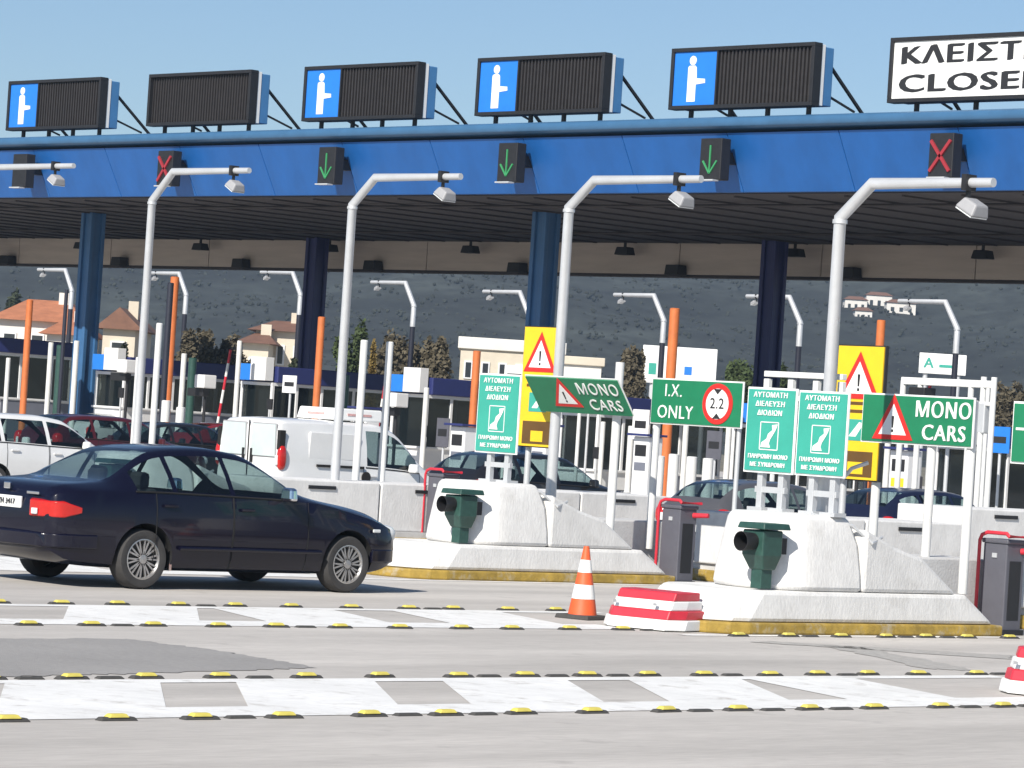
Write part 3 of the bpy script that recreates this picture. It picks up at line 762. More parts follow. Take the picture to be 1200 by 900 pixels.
# ------------------------------------------------------------------ booths under the canopy and lane clutter
BY = 69.4
def booth(px, yt, yb, label, w=1.6, L=5.2):
    a = at(px, yt, Y=BY); b_ = at(px, yb, Y=BY); X = a.x + w / 2
    t = thing('toll_booth', label, 'toll booth', (X, BY, .23), 0, 'toll booths under the canopy')
    sill, head = b_.z - .23, a.z - .23; top = head + .62
    MB().box(0, L / 2, sill / 2, w, L, sill).build('base_panel', M_BOOTHW, t, bevel=.02)
    MB().box(w / 2 + .012, L * .60, sill / 2, .02, L * .7, sill * .9).build('side_panel', M_BOOTHG, t)
    MB().box(0, L / 2 + .1, (head + .10 + top) / 2, w + .24, L, top - head - .10).build('roof', M_BOOTHB, t, bevel=.03)
    fr = [(-w / 2 + .05, .05), (w / 2 - .05, .05), (w / 2 - .05, L * .20), (w / 2 - .05, L * .40), (w / 2 - .05, L * .66), (w / 2 - .05, L - .06), (-w / 2 + .05, L - .06), (-w / 2 + .05, L * .5)]
    for x, y in fr: MB().box(x, y, (sill + head) / 2, .10, .10, head - sill).build('window_post', M_BOOTHW, t, bevel=.01)
    MB().box(0, .05, head + .05, w, .11, .10).build('head_rail', M_BOOTHW, t); MB().box(w / 2 - .05, L / 2, head + .05, .11, L - .12, .10).build('head_rail', M_BOOTHW, t)
    MB().box(0, -.02, sill, w + .04, .14, .07).build('sill', M_BOOTHW, t, bevel=.01); MB().box(w / 2, L / 2, sill + .001, .14, L - .2, .07).build('sill', M_BOOTHW, t, bevel=.01)
    MB().box(0, .05, (sill + head) / 2, w - .2, .02, head - sill).build('window', GL_DARK, t)
    for y0, y1 in ((.10, L * .20 - .05), (L * .20 + .05, L * .40 - .05), (L * .40 + .05, L * .66 - .05), (L * .66 + .05, L - .11)):
        MB().box(w / 2 - .05, (y0 + y1) / 2, (sill + head) / 2, .02, y1 - y0, head - sill).build('window', GL_DARK, t)
    MB().box(-.1, L * .25, sill + .05, w * .6, L * .3, .06).build('counter', M_BOOTHG, t)
    MB().box(-.1, L * .28, sill + .3, .5, .12, .4).build('screen', M_BLACK, t, bevel=.02)
    MB().box(0, L * .45, sill * .9, .5, .5, .5).build('seat', M_INT, t, bevel=.05)
    MB().box(-w / 2 + .03, L * .5, (sill + head) / 2, .03, L * .9, head - sill).build('back_wall', M_BOOTHG, t)
    MB().box(-.30, -.14, head + .40, .62, .34, .52).build('blue_lane_box', M_SBLUE, t, bevel=.01)
    MB().box(.40, -.14, head + .52, .76, .34, .74).build('white_lane_box', M_BOOTHW, t, bevel=.01)
    MB().cyl((w / 2 + .35, -.35, 0), (w / 2 + .35, -.35, sill + .35), .035).build('mirror_post', M_STEEL, t)
    MB().box(w / 2 + .35, -.35, sill + .5, .24, .08, .34).build('lane_light', M_BLACK, t, bevel=.02)
    return t
for px, yt, yb, lab in ((-62, 412, 462, 'toll booth at the left edge behind the white hatchback'), (112, 438, 476, 'toll booth just right of the front left blue column'), (282, 450, 490, 'toll booth behind the rear of the white van'),
        (459, 464, 522, 'toll booth left of the single teal sign'), (656, 486, 548, 'toll booth behind the swung MONO CARS sign'), (858, 500, 566, 'toll booth hidden behind the twin teal signs'), (1096, 525, 592, 'toll booth behind the posts of the upright MONO CARS sign')):
    booth(px, yt, yb, lab)
# orange posts
for n, (px, yt) in enumerate(((35, 352), (205, 325), (377, 372), (559, 412), (791, 362), (1033, 376))):
    p = at(px, yt, Y=66.5)
    lab = 'tall orange post ' + ['before the orange roofed house', 'beside the grey pole above the sedan roof', 'right of the rear column above the van', 'along the left edge of the single teal sign', 'crossing behind the I.X. ONLY sign', 'behind the right yellow panel'][n]
    post('orange_post', lab, p.x, 66.5, .23, p.z, .135 if n in (1, 4) else .11, M_ORANGE, group='orange posts in front of the booths')
# lane equipment between booths
def lane_camera(X, Y, z, label):
    t = thing('lane_camera', label, 'camera', (X, Y, .23), 0, 'white cameras on slim posts')
    MB().cyl((0, 0, 0), (0, 0, z - .23), .05).build('post', M_BLACK, t)
    MB().box(.1, -.1, z - .1, .5, .5, .42).build('head', M_BOOTHW, t, bevel=.03)
    MB().box(-.3, -.05, z - .45, .8, .25, .25).build('control_box', M_BLACK, t, bevel=.02)
    return t
for px, py, lab in ((150, 434, 'white camera left of the front left column'), (241, 452, 'white camera right of the tall orange post'), (465, 474, 'white camera in front of the booth by the van'), (1008, 500, 'white camera beside the right yellow panel')):
    p = at(px, py, Y=67.6); lane_camera(p.x, 67.6, p.z, lab)
g = 0
for px, yt, r, m, nm, lab in ((71, 405, .13, M_GREEN, 'green_post', 'dark green post left of the front left column'), (226, 420, .13, M_GREEN, 'green_post', 'dark green post right of the tall orange post'),
        (405, 440, .13, M_GREEN, 'green_post', 'dark green post right of the pole above the van'),
        (60, 402, .09, M_WPOST, 'white_post', 'white post between orange post and front left column'), (90, 400, .09, M_WPOST, 'white_post', 'white post touching the front left column'), (216, 415, .09, M_WPOST, 'white_post', 'white post right of the tall orange post'),
        (10, 420, .08, M_WPOST, 'white_post', 'white post near the left edge of the photo'), (281, 400, .08, M_WPOST, 'white_post', 'white post left of the booth behind the van'), (500, 455, .08, M_WPOST, 'white_post', 'white post left of the single teal sign'),
        (740, 500, .09, M_WPOST, 'white_post', 'white post left of the I.X. ONLY sign'), (806, 470, .08, M_WPOST, 'white_post', 'white post below the I.X. ONLY sign, left'), (857, 460, .08, M_WPOST, 'white_post', 'white post below the I.X. ONLY sign, right'),
        (707, 495, .07, M_WPOST, 'white_post', 'white post right of the dark car by the pole'), (1043, 480, .08, M_WPOST, 'white_post', 'white post right of the right yellow panel')):
    p = at(px, yt, Y=68.2); post(nm, lab, p.x, 68.2, .23, p.z, r, m, group='slim posts around the booths')
for px, yt, lab in ((773, 535, 'short white bollard left below the I.X. ONLY sign'), (790, 533, 'second short white bollard below the I.X. ONLY sign'), (811, 536, 'third short white bollard below the I.X. ONLY sign'), (830, 538, 'short white bollard beside the grey car roof'),
                    (195, 470, 'short white bollard beside the tall orange post'), (212, 478, 'short white bollard right of the tall orange post foot')):
    p = at(px, yt, Y=60); post('bollard', lab, p.x, 60, .23, p.z, .13, M_WPOST, cat='bollard', group='white bollards in front of the booths')
def boom(X, Y, rz, up, label):
    t = thing('boom_barrier', label, 'boom barrier', (X, Y, .23), 0, 'boom barriers by the booths')
    MB().box(0, 0, .5, .34, .34, 1.0).build('cabinet', M_CAB, t, bevel=.02)
    d = Vector((math.cos(up), 0, math.sin(up)))
    for n in range(6):
        MB().cyl(Vector((0, -.22, .9)) + d * (n * .45), Vector((0, -.22, .9)) + d * (n * .45 + .449), .045, n=8).build('red_stripe' if n % 2 else 'white_stripe', M_RED if n % 2 else M_SWHITE, t)
    return t
for px, yb, up, lab in ((262, 470, 80, 'raised boom barrier left of the booth behind the van'), (448, 500, 82, 'raised boom barrier left of the booth near the single teal sign'), (690, 545, 0, 'lowered boom barrier behind the dark car by the pole'), (905, 566, 0, 'lowered boom barrier behind the twin teal signs'), (1070, 575, 78, 'raised boom barrier left of the booth at right')):
    p = at(px, yb, Y=71.5); boom(p.x, 71.5, 0, R(up), lab)
def card_machine(px, yt, Y, label):
    p = at(px, yt, Y=Y)
    t = thing('card_machine', label, 'card machine', (p.x, Y, .23), 0, 'card machines on the toll islands'); h = p.z - .23
    MB().box(0, 0, h / 2, .55, .5, h).build('body', M_BOOTHW, t, bevel=.03)
    MB().box(0, -.255, h - .35, .38, .02, .28).build('screen', M_BLACK, t); MB().box(0, -.255, h - .75, .38, .02, .2).build('keypad_panel', M_SYEL if px == 1062 else M_BOOTHG, t)
    MB().box(0, -.05, h + .04, .7, .75, .06).build('rain_hood', M_BOOTHB, t, bevel=.01)
for px, yt, Y, lab in ((1062, 528, 62, 'white card machine with yellow panel right of the right yellow sign'), (640, 500, 62, 'white card machine behind the foot of the yellow triangle sign'), (760, 512, 62, 'white card machine left below the I.X. ONLY sign'), (430, 480, 62, 'white card machine behind the paired white posts'), (545, 500, 60, 'white card machine behind the single teal sign')):
    card_machine(px, yt, Y, lab)
def lane_sign(px, yt, Y, w, h, m, label):
    p = at(px, yt, Y=Y)
    t = thing('small_lane_sign', label, 'lane sign', (p.x, Y, .23), 0, 'small lane signs around the booths'); z = p.z - .23
    MB().cyl((0, .05, 0), (0, .05, z), .035).build('post', M_STEEL, t, smooth=60)
    MB().box(0, 0, z - h / 2, w, .03, h).build('panel', m, t, bevel=.004)
    MB().box(0, -.018, z - h / 2, w * .7, .004, h * .25).build('print_bar', M_PRINT, t)
for px, yt, Y, w, h, m, lab in ((604, 428, 64, .8, .6, M_SWHITE, 'small white sign above the single teal sign'), (690, 455, 66, .5, .5, M_SYEL, 'small yellow sign behind the swung MONO CARS sign'), (752, 480, 66, .6, .8, M_SWHITE, 'small white sign at the left edge of the I.X. ONLY sign'),
        (838, 505, 62, .5, .7, M_CAB, 'small dark sign below the right end of the I.X. ONLY sign'), (1090, 470, 64, .7, .5, M_SWHITE, 'small white sign behind the top of the upright MONO CARS sign'), (1150, 470, 60, .6, .7, M_LAMPBODY, 'small grey sign right of the upright MONO CARS sign'),
        (1172, 500, 62, .6, .6, M_SBLUE, 'small blue sign near the right edge behind the cabinet'), (340, 440, 63, .6, .5, M_SWHITE, 'small white sign above the van beside the orange post'), (520, 490, 64, .5, .8, M_CAB, 'small dark sign left of the single teal sign')):
    lane_sign(px, yt, Y, w, h, m, lab)
for px, yt, Y, r, m, lab in ((78, 340, 63, .06, M_DARKPOLE, 'slim dark pole before the orange roof'), (200, 332, 65.5, .10, M_DARKPOLE, 'slim dark pole hugging the tall orange post'), (596, 440, 66, .05, M_WPOST, 'slim white pole behind the single teal sign'), (680, 470, 65, .05, M_WPOST, 'slim white pole behind the swung MONO CARS sign'),
        (900, 470, 66, .06, M_WPOST, 'slim white pole behind the twin teal signs'), (1020, 470, 66, .06, M_DARKPOLE, 'slim dark pole behind the right yellow panel'), (1064, 490, 64, .05, M_WPOST, 'slim white pole left of the left post of the upright MONO CARS sign'), (1112, 500, 65, .05, M_STEEL, 'slim grey pole between the posts of the upright MONO CARS sign'), (1158, 455, 58, .05, M_WPOST, 'slim white pole beside the overhead frame')):
    p = at(px, yt, Y=Y); post('slim_pole', lab, p.x, Y, .23, p.z, r, m, cat='pole', group='slim poles around the booths')
# white overhead frame on the right
a = at(1058, 446, Y=44); b_ = at(1166, 452, Y=44)
t = thing('overhead_frame', 'white overhead frame behind the upright MONO CARS sign', 'frame', ((a.x + b_.x) / 2, 44, 0))
w = b_.x - a.x
MB().box(0, 0, a.z - .0, w, .10, .12).build('top_rail', M_WPOST, t, bevel=.01)
MB().box(0, 0, a.z - .32, w, .08, .06).build('lower_rail', M_WPOST, t, bevel=.01)
for q in (-.49, -.3, .25, .38, .49): MB().cyl((w * q, 0, .2), (w * q, 0, a.z + (.12 if q > .3 else 0)), .05).build('upright', M_WPOST, t, smooth=60)
MB().box(w * .30, .05, a.z - .55, .5, .2, .5).build('equipment_box', M_STEEL, t, bevel=.02)
MB().box(-w * .30, .05, a.z - .25, .35, .3, .3).build('equipment_box', M_BLACK, t, bevel=.02)

# ------------------------------------------------------------------ vehicles
def pchip(xs, ys, x):
    xs, ys = np.array(xs, float), np.array(ys, float); h = np.diff(xs); d = np.diff(ys) / h
    m = np.zeros(len(xs)); m[0], m[-1] = d[0], d[-1]
    for i in range(1, len(xs) - 1):
        if d[i - 1] * d[i] > 0:
            w1, w2 = 2 * h[i] + h[i - 1], h[i] + 2 * h[i - 1]; m[i] = (w1 + w2) / (w1 / d[i - 1] + w2 / d[i])
    i = int(np.clip(np.searchsorted(xs, x) - 1, 0, len(xs) - 2)); s = (x - xs[i]) / h[i]
    return float((2 * s**3 - 3 * s**2 + 1) * ys[i] + (s**3 - 2 * s**2 + s) * h[i] * m[i] + (-2 * s**3 + 3 * s**2) * ys[i + 1] + (s**3 - s**2) * h[i] * m[i + 1])

def paint(name, col, rough=.28, coat=.8):
    m = mat(name, col, rough=rough, var=.06, scale=2, coat=coat, spec=.3)
    t = m.node_tree; b = t.nodes['Principled BSDF']
    # inside of the shell shows dark lining
    if not any(n.type == 'NEW_GEOMETRY' for n in t.nodes):
        g = t.nodes.new('ShaderNodeNewGeometry'); mx = t.nodes.new('ShaderNodeMix'); mx.data_type = 'RGBA'
        src = b.inputs['Base Color'].links[0].from_socket
        t.links.new(g.outputs['Backfacing'], mx.inputs[0]); t.links.new(src, mx.inputs[6]); mx.inputs[7].default_value = (.05, .05, .055, 1)
        t.links.new(mx.outputs[2], b.inputs['Base Color'])
    return m

def car(name, label, cat, loc, rz, P, pm, glass=GL_CAR, group=None):
    """P: top/belt/width curves along y (0 = rear axle, forward +). Returns the car Empty with its parts."""
    t = thing(name, label, cat, loc, rz, group)
    y0, y1, wb, hw = P['y0'], P['y1'], P['wb'], P['hw']
    ws, rw, sides = P['ws'], P['rw'], P['sides']
    tw = P.get('tyre', .315)
    st = set(np.linspace(y0, y1, P.get('n', 40)).round(3))
    for v in (*ws, *rw):
        if y0 < v < y1: st.add(round(v, 3))
    for a, b in sides: st.add(round(a, 3)); st.add(round(b, 3))
    for e in (.015, .04, .08): st.add(round(y0 + e, 3)); st.add(round(y1 - e, 3))
    st = sorted(st)
    cl = [st[0]]
    keep = {round(v, 3) for v in (*ws, *rw, *[q for s_ in sides for q in s_], y1)}
    for v in st[1:]:
        if v - cl[-1] < .012 and v not in keep: continue
        cl.append(v)
    st = cl
    def section(y):
        zt = pchip(*P['top'], y); zs = min(pchip(*P['belt'], y), zt - .012); zb = pchip(*P['bot'], y)
        Wd = hw * pchip(*P['wid'], y); wt = hw * pchip(*P['wtop'], y)
        zr = zs + (zt - zs) * (.90 if zt - zs > .15 else .82)
        r = [(0, zb), (.72 * Wd, zb), (.93 * Wd, zb + .04), (.975 * Wd, zb + .14), (Wd, zb + (zs - zb) * .55), (.99 * Wd, zb + (zs - zb) * .80), (.955 * Wd, zs)]
        A, B = (.955 * Wd, zs), (wt, zr)
        for k, bul in ((.05, .004), (.5, .018), (.90, .006)): r.append((A[0] + (B[0] - A[0]) * k + bul, A[1] + (B[1] - A[1]) * k))
        r += [B, (.90 * wt, zr + (zt - zr) * .60), (.5 * wt, zr + (zt - zr) * .93), (0, zt)]
        return r
    bm = bmesh.new(); rings = []
    for y in st:
        s_ = section(y)
        pts = [(x, y, z) for x, z in s_] + [(-x, y, z) for x, z in s_[-2:0:-1]]
        rings.append([bm.verts.new(p) for p in pts])
    n = len(rings[0]); nh = 13                      # ring index 0..13 right side, mirrored after
    names = {0: 'body', 1: 'wheel_arch'}
    ids = {}
    def pid(nm, key):
        if key not in ids: ids[key] = len(ids) + 2; names[ids[key]] = nm
        return ids[key]
    for a in range(len(st) - 1):
        ym = (st[a] + st[a + 1]) / 2
        for i in range(n):
            j = (i + 1) % n
            f = bm.faces.new((rings[a][i], rings[a][j], rings[a + 1][j], rings[a + 1][i]))
            band_ = i if i < nh else n - 1 - i; side = 'r' if i < nh else 'l'
            if band_ in (7, 8):
                for q, (ya, yb) in enumerate(sides):
                    if ya < ym < yb: f.material_index = pid('side_window', (side, q))
            if band_ in (11, 12) or (band_ == 10 and False):
                if ws[0] < ym < ws[1]: f.material_index = pid('windscreen', 'w')
                if rw[0] < ym < rw[1]: f.material_index = pid('rear_window', 'b')
            if f.material_index == 0 and 2 <= band_ <= 5:
                for q, (ya, yb) in enumerate(P['doors']):
                    if ya < ym < yb: f.material_index = pid('door', ('d', side, q))
    bm.faces.new(rings[0]); bm.faces.new(rings[-1][::-1])
    bmesh.ops.recalc_face_normals(bm, faces=bm.faces)
    me = bpy.data.meshes.new('tmp'); bm.to_mesh(me); bm.free()
    for _ in range(len(ids) + 2): me.materials.append(pm)
    tmp = bpy.data.objects.new('tmp', me); COL.objects.link(tmp)
    cb = MB(); ar = tw + .055
    for y in (0, wb):
        for sg in (-1, 1):
            cb.cyl((sg * (hw - .30), y, tw + .005), (sg * (hw + .2), y, tw + .005), ar, n=32)
    bmesh.ops.recalc_face_normals(cb.bm, faces=cb.bm.faces)
    for f in cb.bm.faces: f.material_index = 1
    cm = bpy.data.meshes.new('tmpc'); cb.bm.to_mesh(cm); cb.bm.free(); cm.materials.append(pm); cm.materials.append(M_ARCH)
    co = bpy.data.objects.new('tmpc', cm); COL.objects.link(co)
    mod = tmp.modifiers.new('b', 'BOOLEAN'); mod.object = co; mod.operation = 'DIFFERENCE'; mod.solver = 'EXACT'
    dg = bpy.context.evaluated_depsgraph_get(); ev = bpy.data.meshes.new_from_object(tmp.evaluated_get(dg))
    bpy.data.objects.remove(tmp); bpy.data.objects.remove(co)
    for k_, nm in names.items():
      for quad in ((1, 1), (1, -1), (-1, 1), (-1, -1)) if nm == 'wheel_arch' else (None,):
        b2 = bmesh.new(); b2.from_mesh(ev)
        def other(f):
            if f.material_index != k_: return True
            if quad is None: return False
            c_ = f.calc_center_median(); return c_.x * quad[0] < 0 or (c_.y - wb / 2) * quad[1] < 0
        bmesh.ops.delete(b2, geom=[f for f in b2.faces if other(f)], context='FACES')
        if not b2.faces: b2.free(); continue
        for f in b2.faces: f.material_index = 0
        m2 = bpy.data.meshes.new(nm); b2.to_mesh(m2); b2.free(); m2.materials.clear()
        mm = pm if nm in ('body', 'door') else M_ARCH if nm == 'wheel_arch' else glass
        mkobj(nm, m2, mm, t, smooth=38)
    bpy.data.meshes.remove(ev)
    # door gaps, handles
    for q, (ya, yb) in enumerate(P['doors']):
        for sg in (-1, 1):
            for yy in (ya, yb):
                s_ = section(yy); MB().tube([(sg * (x + .001), yy, z) for x, z in s_[2:7]], .005, 5).build('door_gap', M_ARCH, t)
            s_ = section(yb - .0); s2 = section(ya + .12); zh = pchip(*P['belt'], ya + .2) - .12
            MB().box(sg * (section(ya + .15)[5][0] + .012), ya + .16, zh, .03, .17, .03).build('door_handle', P.get('handle', pm), t, bevel=.006)
    # roof side window rubber line
    for sg in (-1, 1):
        ya, yb = sides[0][0] - .03, sides[-1][1] + .02
        yy = np.linspace(ya, yb, 14); MB().tube([(sg * (section(v)[6][0] + .002), v, section(v)[6][1] + .004) for v in yy], .010, 5).build('window_trim', P.get('trim', M_ARCH), t)
    # wheels
    for y in (0, wb):
        for sg in (-1, 1):
            xo = hw - .03
            prof = [(tw * .66, .0), (tw * .78, .012), (tw * .93, .008), (tw, -.03), (tw, -.17), (tw * .93, -.205), (tw * .66, -.2)]
            wv = MB().lathe([(r_, sg * h_) for r_, h_ in prof], (sg * xo, y, tw), 'x', 32, cap=False).build('wheel', M_TYRE, t, smooth=40)
            rb = MB().lathe([(tw * .67, sg * -.0), (tw * .63, sg * -.006), (tw * .60, sg * -.045), (tw * .30, sg * -.05), (tw * .12, sg * -.045), (.001, sg * -.045)], (sg * xo, y, tw), 'x', 32, cap=False)
            rb.build('rim_dish', M_DISH if P.get('spokes') else M_RIM, wv, smooth=40)
            ns = P.get('spokes', 0)
            rim = MB().lathe([(tw * .68, sg * .002), (tw * .64, sg * .004), (tw * .60, sg * -.02), (tw * .68, sg * -.02)], (sg * xo, y, tw), 'x', 32, cap=False)
            for k_ in range(ns):
                a_ = 2 * PI * k_ / ns + .1
                for da in (-.13, .13):
                    c0 = Vector((sg * (xo - .016), y + tw * .12 * math.cos(a_), tw + tw * .12 * math.sin(a_)))
                    c1 = Vector((sg * (xo - .016), y + tw * .63 * math.cos(a_ + da), tw + tw * .63 * math.sin(a_ + da)))
                    rim.beam(c0, c1, .017)
            if ns: rim.lathe([(tw * .16, sg * -.02), (tw * .15, sg * .0), (.002, sg * .004)], (sg * xo, y, tw), 'x', 16, cap=False)
            rim.build('rim', M_RIM, wv, smooth=40)
    # seats and dashboard
    cy = ws[0] - .75; zf = .30
    for sx in (-.36, .36):
        b = MB(); b.box(sx * hw / .9, cy, zf + .12, .48, .5, .2); b.box(sx * hw / .9, cy - .30, zf + .42, .46, .16, .55, top=.85); b.box(sx * hw / .9, cy - .33, zf + .77, .24, .10, .17)
        b.build('seat', M_INT, t, bevel=.04)
    if not P.get('van'):
        b = MB(); b.box(0, cy - .70, zf + .12, hw * 1.4, .5, .22); b.box(0, cy - .95, zf + .38, hw * 1.4, .16, .5, top=.9)
        for sx in (-.33, .33): b.box(sx, cy - .86, zf + .66, .22, .08, .12)
        b.build('rear_bench', M_INT, t, bevel=.04)
    MB().box(0, ws[0] + .18, zf + .42, hw * 1.6, .42, .22).build('dashboard', M_INT, t, bevel=.04)
    sw = MB(); sw.lathe([(.18, -.012), (.19, 0), (.18, .012)], (0, 0, 0), 'y', 20, cap=False); sw.box(0, 0, 0, .30, .015, .05)
    sw.build('steering_wheel', M_INT, t, loc=(-.36 * hw / .9, ws[0] - .22, zf + .50), rot=(R(-25), 0, 0))
    # mirrors
    for sg in (-1, 1):
        s_ = section(ws[0] + (ws[1] - ws[0]) * .55)
        mv = MB(); mv.box(sg * (hw + .055), ws[0] + (ws[1] - ws[0]) * .50, s_[6][1] + .07, .20, .10, .14, top=.85)
        mv.build('mirror', P.get('mirror', pm), t, bevel=.03)
    # lamps, bumpers, plates
    def xside(y, z):
        p = section(y)[2:7]
        return float(np.interp(z, [q[1] for q in p], [q[0] for q in p]))
    def wrap_strip(ye, sd_, ln, z0, z1, proud, nm, m, xmin=None, side=None, taper=None):
        """moulding that follows the body round one end of the car (sd_ = +1: body lies towards +y)"""
        zm = (z0 + z1) / 2
        pl = [(xside(ye + sd_ * q * ln, zm) + proud, ye + sd_ * q * ln) for q in (1, .8, .6, .45, .3, .2, .12, .06, .02)]
        xe = pl[-1][0] - .03
        pl += [(xe * k, ye - sd_ * (proud + .035 * (1 - k * k))) for k in (1, .85, .7, .5, .25, 0)]
        if side is None: pl = pl + [(-x, y) for x, y in pl[-2::-1]]
        else: pl = [(side * x, y) for x, y in pl if x >= xmin]
        rings = []; n_ = len(pl)
        for k, (x, y) in enumerate(pl):
            f = 1. if taper is None else taper(k / (n_ - 1)); h = (z1 - z0) / 2 * f
            xi, yi = x * (1 - .045 / max(.05, abs(x)) * min(1, abs(x) / .3)), y + sd_ * .05 * (1 if abs(y - ye) < .1 else 0)
            rings.append([(x, y, zm - h * .8), (x, y, zm + h * .8), (xi, yi, zm + h), (xi, yi, zm - h)])
        return MB().loft(rings).build(nm, m, t, smooth=50, bevel=.008)
    def blob(c, r_, nm, m, par=t, p=.75):
        b = MB(); prof = []
        bm2 = b.bm; bmesh.ops.create_uvsphere(bm2, u_segments=20, v_segments=12, radius=1)
        for v in bm2.verts:
            v.co = Vector((math.copysign(abs(v.co.x)**p, v.co.x) * r_[0] + c[0], math.copysign(abs(v.co.y)**p, v.co.y) * r_[1] + c[1], math.copysign(abs(v.co.z)**p, v.co.z) * r_[2] + c[2]))
        return b.build(nm, m, par, smooth=50)
    wr = hw * pchip(*P['wid'], y0 + .1); wf = hw * pchip(*P['wid'], y1 - .12)
    for sg in (-1, 1):
        if P.get('wraptail'):
            z0_, z1_ = P['wraptail']
            tl = wrap_strip(y0, 1, .31, z0_, z1_, .012, 'tail_lamp', M_TAIL, xmin=.40, side=sg, taper=lambda k: min(1, .35 + k * 2.2))
            MB().box(sg * .53, y0 - .034, (z0_ + z1_) / 2 - .03, .09, .02, .06).build('reversing_lamp', M_LAMPW, tl, bevel=.006)
        for (cx, cz, rx, rz_, dy) in (() if P.get('wraptail') else (P['tail'],)):
            tl = blob((sg * (wr - cx), y0 + dy, cz), (rx, P.get('tdepth', .12), rz_), 'tail_lamp', M_TAIL)
            MB().box(sg * (wr - cx - rx * .62), y0 + dy - P.get('tdepth', .12) * .93, cz - rz_ * .2, .07, .03, rz_ * .8).build('reversing_lamp', M_LAMPW, tl, bevel=.01)
        cx, cz, rx, rz_ = P['head']
        blob((sg * (wf - cx), y1 - .16, cz), (rx, .13, rz_), 'headlight', M_LAMPW)
    for yy, nm, zz in ((y0, 'rear_bumper', P.get('zbr', .46)), (y1, 'front_bumper', P.get('zbf', .40))):
        s_ = -1 if nm[0] == 'r' else 1
        wrap_strip(yy, -s_, P.get('blen', .62), zz - .085, zz + .075, .022, nm, P.get('bump', pm))
    zp = P.get('zplate', .72)
    MB().box(0, y0 - P.get('pdy', .012), zp, .52, .02, .115).build('number_plate', M_PLATE, t, bevel=.004)
    return t, section

SEDAN = dict(y0=-1.08, y1=3.52, wb=2.69, hw=.90, n=52,
    top=([-1.08, -1.04, -.95, -.55, -.42, .28, .50, .95, 1.35, 2.16, 2.3, 2.85, 3.22, 3.42, 3.49, 3.52], [.74, .93, 1.0, 1.045, 1.06, 1.385, 1.42, 1.44, 1.405, .995, .965, .89, .80, .70, .62, .52]),
    belt=([-1.08, -1.04, -.9, 0, 1.2, 2.2, 2.75, 3.18, 3.42, 3.52], [.70, .88, .94, .965, .95, .92, .83, .73, .64, .48]),
    bot=([-1.08, -.9, -.4, .5, 2.2, 3.1, 3.52], [.36, .24, .20, .18, .18, .19, .30]),
    wid=([-1.08, -1.03, -.95, -.6, .3, 2.0, 2.9, 3.30, 3.45, 3.52], [.74, .84, .90, .965, 1, 1, .97, .90, .80, .66]),
    wtop=([-1.08, -.95, -.42, .28, 1.35, 2.2, 3.0, 3.52], [.62, .74, .74, .60, .615, .78, .74, .56]),
    ws=(1.36, 2.16), rw=(-.40, .26), sides=((-.10, .34), (.40, 1.08), (1.14, 1.92)), doors=((.12, 1.10), (1.11, 2.10)),
    tail=(.13, .755, .24, .085, .14), tdepth=.165, head=(.18, .62, .18, .10), zplate=.80, pdy=.0, spokes=10, tyre=.300, mirror=M_CHROME, wraptail=(.665, .855), blen=.5)
NAVY = paint('navy_car_paint', (.0045, .0042, .014), .20, .35)
sd, sec = car('sedan', 'dark navy saloon car with alloy wheels in the foreground', 'car', (-28.16, 20.99, 0), 0, SEDAN, NAVY)
for sg in (-1, 1):
    MB().tube([(sg * (.905), .42, .42), (sg * .912, 1.2, .42), (sg * .905, 2.28, .42)], .022, 8).build('side_moulding', NAVY, sd, smooth=60)
    MB().box(sg * .885, 3.05, .66, .02, .10, .035).build('side_indicator', M_LAMPW, sd, bevel=.008)
    MB().box(sg * .84, .36, .30, .02, .03, .22).build('mud_flap', M_CHROME, sd)
MB().box(0, -1.075, 1.0 - .045, .10, .03, .07).build('boot_emblem', M_CHROME, sd, bevel=.01)
MB().box(.45, -1.085, .905, .20, .012, .028).build('boot_badge', M_CHROME, sd, bevel=.004)
text('ΥΖΗ 3417', .075, (0, -1.10, .80), M_PRINT, sd, name='plate_lettering', bold=.001)

HATCH = dict(y0=-.68, y1=3.25, wb=2.5, hw=.84, n=40,
    top=([-.68, -.62, -.5, -.05, .4, 1.0, 1.45, 2.2, 2.35, 2.9, 3.12, 3.25], [.80, 1.0, 1.12, 1.37, 1.43, 1.44, 1.40, .99, .95, .84, .72, .52]),
    belt=([-.68, -.6, 0, 1.2, 2.2, 2.9, 3.12, 3.25], [.76, .92, .95, .93, .90, .78, .66, .48]),
    bot=([-.68, -.5, 0, 2.5, 3.25], [.36, .24, .18, .18, .30]),
    wid=([-.68, -.6, -.4, .2, 2.0, 2.9, 3.1, 3.25], [.80, .88, .95, 1, 1, .94, .84, .66]),
    wtop=([-.68, -.3, .2, 1.4, 2.2, 3.25], [.66, .66, .64, .64, .78, .56]),
    ws=(1.46, 2.2), rw=(-.5, .0), sides=((-.22, .22), (.30, 1.08), (1.15, 1.95)), doors=((.28, 1.10), (1.12, 2.10)),
    tail=(.08, .80, .12, .16, .10), head=(.16, .66, .17, .10), zplate=.62, pdy=.05, tyre=.29)
